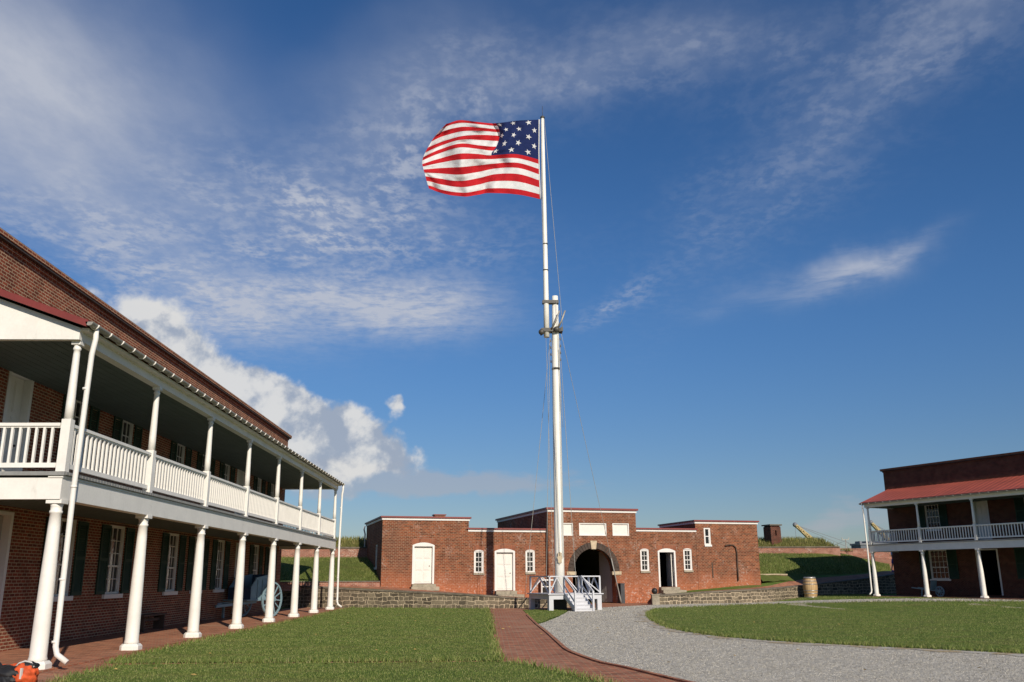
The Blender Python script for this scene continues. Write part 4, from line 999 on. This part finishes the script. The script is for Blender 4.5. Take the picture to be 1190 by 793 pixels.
# ------------------------------------------------------------------ platform
PA = Vector((3.0, 46.4, 0)); PR = R(19); pa = Vector((cos(PR), sin(PR), 0)); PW, PDp, PH = 2.92, 2.75, .84
PA = PA*.965
pf = empty('flagpole_platform', tuple(PA), PR, 'white painted timber platform with railings and steps around the flagpole foot', 'platform')
pf.scale = (.965,.965,.965)
q = MB(); q.box(-.08, PW+.08, -.08, PDp+.08, PH-.05, PH); q.build('deck', 'grey_white_paint', pf)
q = MB()
for a_ in ((0, PW, 0, .07), (0, PW, PDp-.07, PDp)): q.box(a_[0], a_[1], a_[2], a_[3], PH-.28, PH-.053)
q.box(0, .07, .073, PDp-.073, PH-.28, PH-.053); q.box(PW-.07, PW, .073, PDp-.073, PH-.28, PH-.053); q.build('skirt', 'grey_white_paint', pf)
for x in (0, PW-.24):
    for y in (0, PDp-.24):
        q = MB(); q.box(x, x+.24, y+.003 if y == 0 else y, y+.24, -.05, PH-.283); q.build('leg', 'grey_white_paint', pf)
def railing(p, q_, name='railing', midp=True, Hh=.84):
    p, q_ = Vector(p), Vector(q_); r_ = MB(); z0, z1 = PH, PH+Hh; U = Vector((0,0,1))
    r_.bar(p+U*z1, q_+U*z1, .09, .06); r_.bar(p+U*z0, p+U*(z1-.03), .08)
    m_ = (p+q_)/2
    r_.bar(p+U*(z0+.03), m_+U*(z1-.04), .05, .05); r_.bar(q_+U*(z0+.03), m_+U*(z1-.04), .05, .05)
    return r_.build('railing', 'white_paint' if False else 'grey_white_paint', pf)
e = .06; sx0, sx1 = .86, 1.84
railing((e, e, 0), (sx0, e, 0)); railing((PW-e, e, 0), (sx1, e, 0)) if False else None
railing((e, PDp-e, 0), (e, e+.1, 0)); railing((PW-e, e, 0), (PW-e, PDp/2, 0)); railing((PW-e, PDp/2, 0), (PW-e, PDp-e, 0)); railing((PW-e, PDp-e, 0), (PW/2, PDp-e, 0)); railing((PW/2, PDp-e, 0), (e, PDp-e, 0))
q = MB()
q.bar((sx0, e, PH), (sx0, e, PH+.84), .08); q.build('rail_post', 'grey_white_paint', pf); q = MB(); q.bar((sx1, e, PH), (sx1, e, PH+.84), .08); q.bar((sx1, e, PH+.84), (PW-e, e, PH+.84), .09, .06); q.bar((sx1+.04, e, PH+.78), (PW-e, e, PH+.05), .05); q.build('railing', 'grey_white_paint', pf)
# stairs
q = MB(); ns = 5
for k in range(ns):
    z = PH*(k+1)/(ns+.0)-.02; y = -1.25+1.2*k/ns
    q.box(sx0+.04, sx1-.04, y, y+1.2/ns+.03, z-PH/ns+.001, z-.04); q.box(sx0+.03, sx1-.03, y-.02, y+1.2/ns+.02, z-.038, z)
q.build('stairs', 'grey_white_paint', pf)
for x in (sx0, sx1):
    q = MB(); q.bar((x, -1.27, 0), (x, -1.27, .98), .09); q.bar((x, -1.27, .95), (x, e, PH+.84), .06, .09); q.bar((x, -1.25, .05), (x, -.02, PH-.1), .05, .2); q.bar((x, -1.2, .45), (x, e, PH+.40), .045, .06); q.build('handrail', 'grey_white_paint', pf)
q = MB(); q.box(.75, 1.5, 1.2, 1.9, 0, PH-.30); q.build('mast_step', 'bollard_grey', pf)

# ------------------------------------------------------------------ flagpole
FX, FY = 3.70, 48.3
fp = empty('flagpole', (FX, FY, .02), 0, 'very tall white two-part flagpole mast with iron crosstree and rope stays', 'flagpole')
fp.location = (FX*.965, FY*.965, .03); fp.scale = (.965,.965,.965)
q = MB(); q.tube([(0,0,PH-.0),(0,0,3),(0,0,7),(0,0,11),(0,0,14),(.01,0,15.5),(.02,0,17.1)], [.255,.25,.243,.228,.205,.19,.165], 20); q.build('lower_mast', 'mast_white', fp)
TX = -.50
q = MB(); q.tube([(TX,-.1,14.65),(TX,-.1,17),(TX-.01,-.1,20),(TX-.03,-.1,24),(TX-.05,-.1,28.3)], [.16,.15,.135,.115,.085], 16); q.build('topmast', 'mast_white', fp)
q = MB(); q.lathe([(.05,28.28),(.13,28.30),(.14,28.36),(.10,28.42),(.03,28.46)], (TX-.05,-.1,0), 14); q.tube([(TX-.05,-.1,28.4),(TX-.05,-.1,29.1)], .012, 6); q.build('truck', 'mast_iron', fp)
q = MB(); q.tube([(.0,0,12.78),(.0,0,12.90)], .235, 18); q.build('iron_band', 'mast_iron', fp)
q = MB(); q.tube([(TX,-.1,18.6),(TX,-.1,18.66)], .16, 14); q.tube([(TX,-.1,20.2),(TX,-.1,20.26)], .15, 14); q.build('iron_band', 'mast_iron', fp)
q = MB(); q.box(TX-.22, .2, -.26, .06, 16.62, 16.80); q.build('mast_cap', 'mast_iron', fp)
q = MB(); q.box(TX-.30, .36, -.30, -.20, 14.95, 15.15); q.box(TX-.30, .36, .10, .20, 14.95, 15.15); q.box(TX-.34, TX-.24, -.34, .26, 14.85, 15.1); q.box(.30, .40, -.34, .26, 14.95, 15.2); q.ball((TX-.30,-.3,14.9), .17, 7); q.ball((.05,-.3,15.05), .18, 7); q.build('crosstree', 'mast_iron', fp)
for x in (-.10, .22):
    q = MB(); q.tube([(x-.12,-.35,15.1),(x+.10,-.42,15.5),(x+.32,-.48,16.1)], [.055,.05,.04], 10); q.build('belaying_pin', 'zinc', fp)
q = MB()
for z in (13.2,13.6,14.0,14.4): q.box(-.30,-.24,-.1,.0,z,z+.12); q.box(.24,.30,-.1,.0,z+.1,z+.22)
q.build('mast_cleats', 'mast_iron', fp)
q = MB(); q.box(-.07,.07,-.33,-.24,2.45,2.52); q.face([(0,-.34,2.95),(-.14,-.34,2.6),(0,-.34,2.25),(.14,-.34,2.6)]); q.box(-.10,.10,-.335,-.26,2.35,2.85); q.build('cleat', 'sandstone', fp)
def rope(a, b_, sag=0, r_=.013, parent=fp, nm='stay_rope'):
    a, b_ = Vector(a), Vector(b_); pts = [a.lerp(b_, k/12)-Vector((0,0,sag*4*(k/12)*(1-k/12))) for k in range(13)]
    q = MB(); q.tube(pts, r_, 5); return q.build(nm, 'rope', parent)
rope((.30,-.1,15.0), (8.0-FX, 56.0-FY, .05), .0); rope((-.30,0,14.6), (1.9-FX, 49.8-FY, .55)); rope((-.32,-.2,14.6), (2.95-FX, 47.9-FY, PH)); rope((.25,.2,14.6), (4.75-FX, 50.0-FY, .5), 0, .014)
rope((TX+.05,-.15,28.2), (.42,-.2,15.0), 0, .013); rope((TX-.13,-.15,28.1), (TX-.18,-.15,23.0), 0, .02, nm='halyard'); rope((TX-.18,-.15,23.0), (-.34,-.26,PH+.3), 0, .010, nm='halyard')
rope((.05,-.30,16.7), (.30,-.3,9.5), .0, .012); rope((.2,-.28,14.0), (.18,-.32,2.6), .0, .016, nm='halyard'); rope((-.22,-.28,14.4), (.0,-.36,2.7), .0, .014, nm='halyard')
q = MB(); q.tube([Vector((8.0-FX,56.0-FY,.05)).lerp(Vector((.30,-.1,15.0)), k) for k in (0,.02,.05,.10,.175)], [.05,.05,.035,.035,.03], 6); q.build('tackle', 'rope', fp)

# ------------------------------------------------------------------ flag
fl = empty('flag', (3.12*.965, 48.2*.965, 1.6+23.95*.965), 0, 'large waving flag with fifteen red and white stripes and white stars on a blue canton', 'flag')
fl.scale = (.965,.965,.965)
US = [0, .21, .42, .56, .72, .87, 1.0]; VS = [0, .233, .467, .60, .73, .87, 1.0]
# control grid (x, z) in metres relative to (3.12, 25.6); rows from v=0 to v=1
def XZ(cx, cy): return ((cx-919)*.00845, (390-cy)*.00914)
CT = [
 [(897,668),(740,636),(560,626),(470,640),(360,652),(215,632),(122,600)],
 [(893,515),(745,470),(590,475),(460,505),(330,522),(180,510),(96,500)],
 [(891,390),(730,352),(556,362),(455,352),(330,352),(170,395),(74,428)],
 [(891,318),(735,285),(590,300),(480,292),(340,280),(185,325),(82,378)],
 [(893,245),(742,218),(612,222),(490,218),(350,228),(205,268),(112,312)],
 [(894,170),(742,160),(608,172),(500,165),(345,158),(215,190),(165,222)],
 [(896,102),(740,112),(585,130),(480,126),(345,110),(280,124),(240,138)]]
CG = [[XZ(*c) for c in r_] for r_ in CT]
def cr(p0, p1, p2, p3, t_): return .5*((2*p1)+(-p0+p2)*t_+(2*p0-5*p1+4*p2-p3)*t_*t_+(-p0+3*p1-3*p2+p3)*t_**3)
def seg(arr, x):
    for i in range(len(arr)-1):
        if x <= arr[i+1] or i == len(arr)-2: return i, (x-arr[i])/(arr[i+1]-arr[i])
def flagP(u, v):
    i, a = seg(US, u); j, b_ = seg(VS, v)
    def row(r_, c): 
        q = CG[r_]; g = lambda k: q[max(0, min(6, k))][c]
        return cr(g(i-1), g(i), g(i+1), g(i+2), a)
    o = []
    for c in (0, 1):
        g = lambda k: row(max(0, min(6, k)), c)
        o.append(cr(g(j-1), g(j), g(j+1), g(j+2), b_))
    # depth: billows growing to the fly, diagonal folds, fly end curling back
    w_ = min(1, u*2.2)
    y = w_*(.26*sin(4.6*u*PI+1.8*v+.6)+.10*sin(9*u*PI-6*v)+.045*sin(26*u+16*v)+.03*sin(44*u-21*v+6*v*v))
    y += .05*w_*sin(17*u*PI+9*v)*sin(5*v+2*u)
    y += .30*mnoise.noise(Vector((u*4.5, v*3.2+u*2, 1.3)))*w_+.09*mnoise.noise(Vector((u*9+v*4, v*12-u*4, 4)))*w_+.035*mnoise.noise(Vector((u*24+v*10, v*26, 4)))*w_
    y += max(0, min(1, (v-.5)/.22))**2*.34*math.exp(-((u-.43-.10*(v-.75))/.035)**2)*w_
    y += 1.2*max(0, u-.75)**1.5
    return Vector((o[0]+.065*y, y, o[1]+.52*y))
NU, NV = 96, 90
pts = [[flagP(i/NU, j/NV) for i in range(NU+1)] for j in range(NV+1)]
def piece(test):
    b = MB(); idx = {}
    for j in range(NV):
        for i in range(NU):
            if not test((i+.5)/NU, (j+.5)/NV): continue
            f = []
            for a, c in ((i, j), (i+1, j), (i+1, j+1), (i, j+1)):
                if (a, c) not in idx: idx[(a, c)] = len(b.v); b.v.append(tuple(pts[c][a]))
                f.append(idx[(a, c)])
            b.f.append(tuple(f)); b.m.append(0); b.s.append(True)
    return b
CU, CV = .42, 7/15
for s_ in range(15):
    b = piece(lambda u, v: int(v*15) == s_ and not (u < CU and v > CV))
    b.build('stripe', 'flag_red' if s_ % 2 == 0 else 'flag_white', fl)
piece(lambda u, v: u < CU and v > CV).build('canton', 'flag_blue', fl)
stars = []
for r_ in range(5):
    for c in range(3):
        stars.append((CU*(.13+c*.33+(.13 if r_ % 2 == 0 else 0)), CV+(1-CV)*(.10+r_*.20)))
for (u, v) in stars:
    b = MB(); rot = random.uniform(-.35, .35); c0 = None
    for off in (-.02, .02):
        q = []
        for k in range(10):
            rr = (.039 if k % 2 == 0 else .0155); a = PI/2+rot+k*PI/5
            q.append(flagP(min(max(u+rr*cos(a)*.72, 0), 1), min(max(v+rr*sin(a)*1.08, 0), 1))+Vector((0, off, 0)))
        c0 = flagP(u, v)+Vector((0, off, 0))
        for k in range(10):
            f = [c0, q[k], q[(k+1)%10]]; b.face(f if off < 0 else f[::-1])
    b.build('star', 'flag_white', fl)
q = MB(); q.tube([flagP(0, k/12)+Vector((.02,0,0)) for k in range(13)], .035, 6); q.build('hoist_band', 'flag_white', fl)

# ------------------------------------------------------------------ vent house on rampart
vh = empty('brick_vent_house', (22.85, 72.9, 4.0), R(14), 'small square brick vent house with flat stone cap standing in the rampart grass', 'kiosk')
q = MB(); q.panel([(-.45,-.4),(.45,-.4),(.45,1.42),(-.45,1.42)], [hole(0, .72, .12, .42)], lambda u, z: Vector((u, -.55, z)), (0,1,0), .2)
q.face([(-.45,-.55,-.4),(-.45,-.55,1.42),(-.45,.55,1.42),(-.45,.55,-.4)]); q.face([(.45,-.55,-.4),(.45,.55,-.4),(.45,.55,1.42),(.45,-.55,1.42)]); q.face([(-.45,.55,-.4),(-.45,.55,1.42),(.45,.55,1.42),(.45,.55,-.4)]); q.face([(-.44,-.34,.6),(.44,-.34,.6),(.44,-.34,1.3),(-.44,-.34,1.3)],0)
q.build('wall', 'brick_darkened', vh); q = MB(); q.box(-.55,.55,-.65,.65,1.50,1.60); q.build('roof', 'stone_cap', vh)
q = MB(); q.box(-.40,.40,-.5,.5,1.421,1.498); q.build('vent_band', 'interior_dark', vh)

# ------------------------------------------------------------------ far harbour things
def crane(loc, L, ang, label):
    c = empty('harbour_crane', loc, 0, label, 'crane', 'far harbour cranes')
    q = MB(); dx_, dz_ = -cos(ang)*L, sin(ang)*L; w0 = .9
    for a in (-1, 1):
        for s_ in (-1, 1): q.bar((0, a*.8, s_*.9), (dx_, a*.4, dz_+s_*.3), .42)
    n = 12
    for k in range(n):
        t0, t1 = k/n, (k+1)/n; q.bar((dx_*t0, -.7, dz_*t0+(.8 if k%2 else -.8)*(1-t0*.6)), (dx_*t1, -.7, dz_*t1+(-.8 if k%2 else .8)*(1-t1*.6)), .30)
    q.bar((dx_*.3,0,dz_*.3),(dx_,0,dz_),.8,.6)
    q.build('boom', 'crane_yellow', c)
    q = MB(); q.bar((0,0,0),(dx_*1.01,0,dz_*1.02), 1.3, 1.0) if False else q.ball((dx_, 0, dz_), .8, 6); q.build('boom_head', 'crane_grey', c)
    q = MB()
    for a in (.3, .8): q.bar((dx_, 0, dz_), (6+a*3, 0, 1.5+a*2), .13)
    q.bar((dx_, 0, dz_), (dx_, 0, dz_-9), .10); q.build('hoist_cables', 'crane_grey', c)
    q = MB(); q.box(-3, 5, -3, 3, -16, -5); q.box(-1.5, 1.5, -1.5, 1.5, -5, 1); q.build('crane_house', 'crane_grey', c)
crane((112.0, 300, 8.6), 13.8, R(43), 'yellow harbour crane boom leaning above the grassy right rampart')
crane((140.5, 300, 4.0), 19.6, R(48.5), 'yellow harbour crane boom seen through the right porch')
an = empty('antenna_tower', (118.4, 300, 0), 0, 'slim white mast with two short arms beyond the right rampart', 'tower')
q = MB(); q.tube([(0,0,0),(0,0,13.2)], [.22,.14], 8); q.build('tower_shaft', 'zinc', an)
q = MB(); q.bar((-1.1,0,13.1),(1.1,0,13.1),.2); q.bar((-1.0,0,13.1),(-1.2,0,13.8),.18); q.bar((1.0,0,13.1),(1.2,0,13.8),.18); q.build('tower_arm', 'zinc', an)
q = MB()
for s_ in (-1, 1):
    p = [Vector((0,0,12.8)).lerp(Vector((s_*26,30,4.5)), k/12)-Vector((0,0,5*(k/12)*(1-k/12))) for k in range(13)]; q.tube(p, .045, 4)
q.build('tower_cable', 'crane_grey', an)
hb = empty('harbour_shed', (124.9, 302, 0), 0, 'dark long shed on the skyline beside the right porch', 'building')
q = MB(); q.box(-2.4, 9, -4, 4, 0, 11.3); q.build('wall', 'far_grey', hb); q = MB(); q.box(-2.7, 9.3, -4.3, 4.3, 11.303, 11.9)
for k in range(4): q.box(-1.8+k*2.2, -1.1+k*2.2, -2, 2, 11.9, 12.6)
q.build('roof', 'crane_grey', hb)

# ------------------------------------------------------------------ cart under the left porch
def wheel(parent, loc, r_, nsp_, m, th=.06, rz=0, nm='wheel'):
    q = MB(); n = 28
    ring_ = [(r_*cos(2*PI*k/n), 0, r_*sin(2*PI*k/n)) for k in range(n+1)]
    for a, b_ in zip(ring_, ring_[1:]): q.bar(a, b_, .07, th, upv=(0,1,0))
    for k in range(nsp_): a = 2*PI*k/nsp_+.1; q.bar((.06*cos(a),0,.06*sin(a)), ((r_-.02)*cos(a),0,(r_-.02)*sin(a)), .035, .045)
    q.tube([(0,-.14,0),(0,.14,0)], .09, 12)
    return q.build(nm, m, parent, loc, rz)
ct = empty('cart', (-10.08, 39.3, .04), R(249), 'pale blue two-wheeled wooden cart parked under the left porch', 'cart')
q = MB()
side = [(-.75,.72),(.75,.72),(.75,1.22),(.42,1.55),(-.75,1.72)]
for yy in (-.55, .50):
    q.panel(side, [], lambda u, z: Vector((u, yy, z)), (0,1,0), .05); q.panel(side, [], lambda u, z: Vector((u, yy+.05, z)), (0,-1,0), .05)
    for i in range(5): p, r_ = side[i], side[(i+1)%5]; q.face([(p[0],yy,p[1]),(r_[0],yy,r_[1]),(r_[0],yy+.05,r_[1]),(p[0],yy+.05,p[1])])
    yo = yy-.03 if yy < 0 else yy+.05
    for x in (-.7, -.05, .3): q.box(x, x+.05, yo, yo+.03, .72, 1.5)
    q.bar((-.78, yy+.025, 1.72), (.44, yy+.025, 1.56), .08, .06)
q.build('side_panel', 'cart_blue', ct)
q = MB(); q.box(-.80, -.75, -.55, .55, .72, 1.72); q.build('end_panel', 'cart_blue_dark', ct)
q = MB(); q.box(.75, .79, -.55, .55, .72, 1.2); q.build('end_panel', 'cart_blue_dark', ct)
q = MB(); q.box(-.9, 1.05, -.60, .60, .66, .718); q.build('bed', 'cart_blue', ct)
for yy in (-.42, .42):
    q = MB(); q.bar((.2, yy, .62), (2.7, yy*.8, .50), .08, .10); q.build('shaft', 'cart_blue', ct)
q = MB(); q.bar((1.35, -.42, .56), (1.35, .42, .56), .07); q.bar((1.35, -.3, .56), (1.35, -.3, 0), .08); q.build('prop_leg', 'cart_blue', ct)
for yy in (-.74, .74): wheel(ct, (-.5, yy, .70), .68, 12, 'cart_blue')
q = MB(); q.tube([(-.5,-.7,.7),(-.5,.7,.7)], .05, 8); q.build('axle', 'cart_blue_dark', ct)
# wheelbarrow on the right porch
Rz = R(206.3); Mr = Matrix.Rotation(Rz, 4, 'Z'); ro = Vector((24.57,58.05,.295))
p = Mr @ Vector((-1.5, 2.7, .032))+ro
wb = empty('wheelbarrow', tuple(p), Rz+PI/2, 'small blue-grey wooden wheelbarrow in the shade of the right porch', 'wheelbarrow')
wheel(wb, (.75, 0, .30), .28, 8, 'cart_blue', .05)
for yy in (-.24, .24):
    q = MB(); q.bar((.8, yy*.5, .32), (-1.0, yy*1.2, .52), .05, .06); q.build('shaft', 'cart_blue', wb)
    q = MB(); q.bar((-.3, yy, .42), (-.38, yy, 0), .05); q.build('leg', 'cart_blue', wb)
q = MB(); q.box(-.35, .3, -.26, .26, .42, .46); q.bar((.32, 0, .45), (.42, 0, .95), .50, .04, upv=(1,0,0)); q.build('tray', 'cart_blue', wb)
# bench
bn = empty('bench', (-10.72, 29.65, .035), 0, 'dark wooden plank bench against the left barracks wall', 'bench')
q = MB(); q.box(-.19, .19, -1.0, 1.0, .44, .49); q.build('seat', 'wood_brown', bn)
q = MB(); q.box(-.03, .03, -.86, .86, .28, .36); q.build('stretcher', 'wood_brown', bn)
for y in (-.86, .86): q = MB(); q.box(-.17, .17, y-.03, y+.03, 0, .438); q.build('leg', 'wood_brown', bn)

# ------------------------------------------------------------------ backpack at lower left
bp = empty('backpack', (-6.66, 13.3, .012), R(-12), 'orange and black backpack lying on the brick walk at the lower left corner', 'backpack')
def lump(nm, c, sq, m, amp=.05, fr=5, seed=0, n=20):
    q = MB(); q.ball((0,0,0), 1, n, 0, (1,1,1))
    q.v = [tuple(Vector((v[0]*sq[0], v[1]*sq[1], v[2]*sq[2]))*(1+amp*2*mnoise.noise(Vector(v)*fr*.45+Vector((seed,0,0)))+amp*mnoise.noise(Vector(v)*fr*1.3+Vector((seed,3,0))))+Vector(c)) for v in q.v]
    q.v = [(v[0], v[1], max(v[2], 0)) for v in q.v]
    return q.build(nm, m, bp)
lump('pack_body', (.02, 0, .20), (.36,.24,.24), 'bag_orange', .10, 6)
lump('pocket', (.27, -.05, .30), (.17,.16,.17), 'bag_orange', .13, 8, 4)
lump('pocket', (-.36, .02, .22), (.30,.22,.22), 'bag_black', .08, 5, 7)
lump('flap', (.02, -.08, .34), (.30,.17,.10), 'bag_black', .10, 5, 9)
lump('flap', (.10, -.20, .25), (.17,.06,.08), 'bag_black', .12, 7, 12)
lump('flap', (.27, .0, .43), (.15,.12,.055), 'bag_black', .10, 6, 2)
q = MB(); q.tube([(.12,-.06,.42),(.17,-.05,.47),(.25,-.04,.495),(.34,-.04,.48),(.40,-.05,.42)], .013, 7); q.build('piping', 'bag_trim', bp)
q = MB(); q.tube([(-.62,-.05,.40),(-.50,-.05,.49),(-.36,-.05,.53),(-.22,-.05,.50),(-.10,-.08,.42),(.02,-.18,.34),(.14,-.25,.24),(.22,-.27,.12)], [.03,.034,.036,.036,.036,.04,.04,.03], 8); q.build('strap', 'bag_black', bp)
q = MB(); q.tube([(-.2,-.2,.36),(-.05,-.25,.28),(.02,-.27,.16),(.0,-.27,.03)], .03, 8); q.build('strap', 'bag_black', bp)
q = MB(); q.box(-.24,-.215,-.12,-.095,.46,.56); q.box(-.26,-.19,-.13,-.08,.47,.485); q.box(-.17,-.12,-.24,-.20,.36,.385); q.box(.325,.35,-.22,-.19,.28,.42); q.build('buckle', 'bag_trim', bp)

# ------------------------------------------------------------------ person beyond the porch
pe = empty('person', (30.85, 69.1, 1.86), R(25), 'distant person in white shirt and blue shorts walking on the ramp beside the right porch', 'person')
def skin(nm, verts, edges, radii, m, parent, rootv=0, lev=2):
    me = bpy.data.meshes.new(nm); me.from_pydata(verts, edges, []); o = put(nm, me, parent)
    md = o.modifiers.new('skin', 'SKIN'); sv = me.skin_vertices[0].data if me.skin_vertices else None
    if sv is None:
        bmm = bmesh.new(); bmm.from_mesh(me); bmm.verts.layers.skin.verify(); bmm.to_mesh(me); bmm.free(); sv = me.skin_vertices[0].data
    for i, r_ in enumerate(radii): sv[i].radius = (r_, r_) if not isinstance(r_, tuple) else r_; sv[i].use_root = (i == rootv)
    o.modifiers.new('sub', 'SUBSURF').levels = lev; o.modifiers['sub'].render_levels = lev
    md.use_smooth_shade = True; me.materials.append(MATS[m]); return o
V = [(0,0,.95),(0,0,1.12),(0,.0,1.30),(0,0,1.42),(0,0,1.50),(0,-.02,1.60),(0,-.02,1.70),
     (.09,0,.90),(.11,-.06,.50),(.11,.02,.09),(.11,-.14,.05), (-.09,0,.90),(-.11,.10,.50),(-.11,.22,.12),(-.11,.10,.05),
     (.18,0,1.40),(.24,.04,1.13),(.23,-.10,.92),(.22,-.15,.84), (-.18,0,1.40),(-.24,-.04,1.13),(-.23,-.16,.95),(-.22,-.20,.88)]
E_ = [(0,1),(1,2),(2,3),(3,4),(4,5),(5,6),(0,7),(7,8),(8,9),(9,10),(0,11),(11,12),(12,13),(13,14),(3,15),(15,16),(16,17),(17,18),(3,19),(19,20),(20,21),(21,22)]
Rr = [.13,.12,.14,.10,.055,.09,.085,.085,.058,.040,.035,.085,.058,.040,.035,.055,.042,.032,.035,.055,.042,.032,.035]
body = skin('body', V, E_, Rr, 'skin', pe)
skin('shirt', [(0,0,.96),(0,0,1.15),(0,0,1.32),(0,0,1.43),(.19,0,1.41),(.235,.03,1.22),(-.19,0,1.41),(-.235,-.03,1.22)], [(0,1),(1,2),(2,3),(3,4),(4,5),(3,6),(6,7)], [.165,.155,.165,.115,.075,.065,.075,.065], 'shirt_white', pe)
skin('shorts', [(0,0,1.0),(0,0,.92),(.10,-.01,.80),(.11,-.05,.58),(-.10,.02,.80),(-.11,.08,.58)], [(0,1),(1,2),(2,3),(1,4),(4,5)], [.15,.15,.115,.10,.115,.10], 'shorts_blue', pe)
for x, y in ((.11,-.05),(-.11,.15)):
    q = MB(); q.ball((x, y-.03, .05), .06, 8, 0, (.8,2.1,.9)); q.build('shoe', 'shoe_blue', pe)
q = MB(); q.ball((0, .01, 1.69), .112, 8, 0, (.9,1.0,.85)); q.build('hair', 'hair_brown', pe)
q = MB(); q.ball((0,-.118,1.645), .018, 5, 0, (.8,1,1.4)); q.build('nose', 'skin', pe)
q = MB()
for x in (-.035,.035): q.ball((x,-.10,1.665), .011, 5)
q.build('eyes', 'interior_dark', pe)
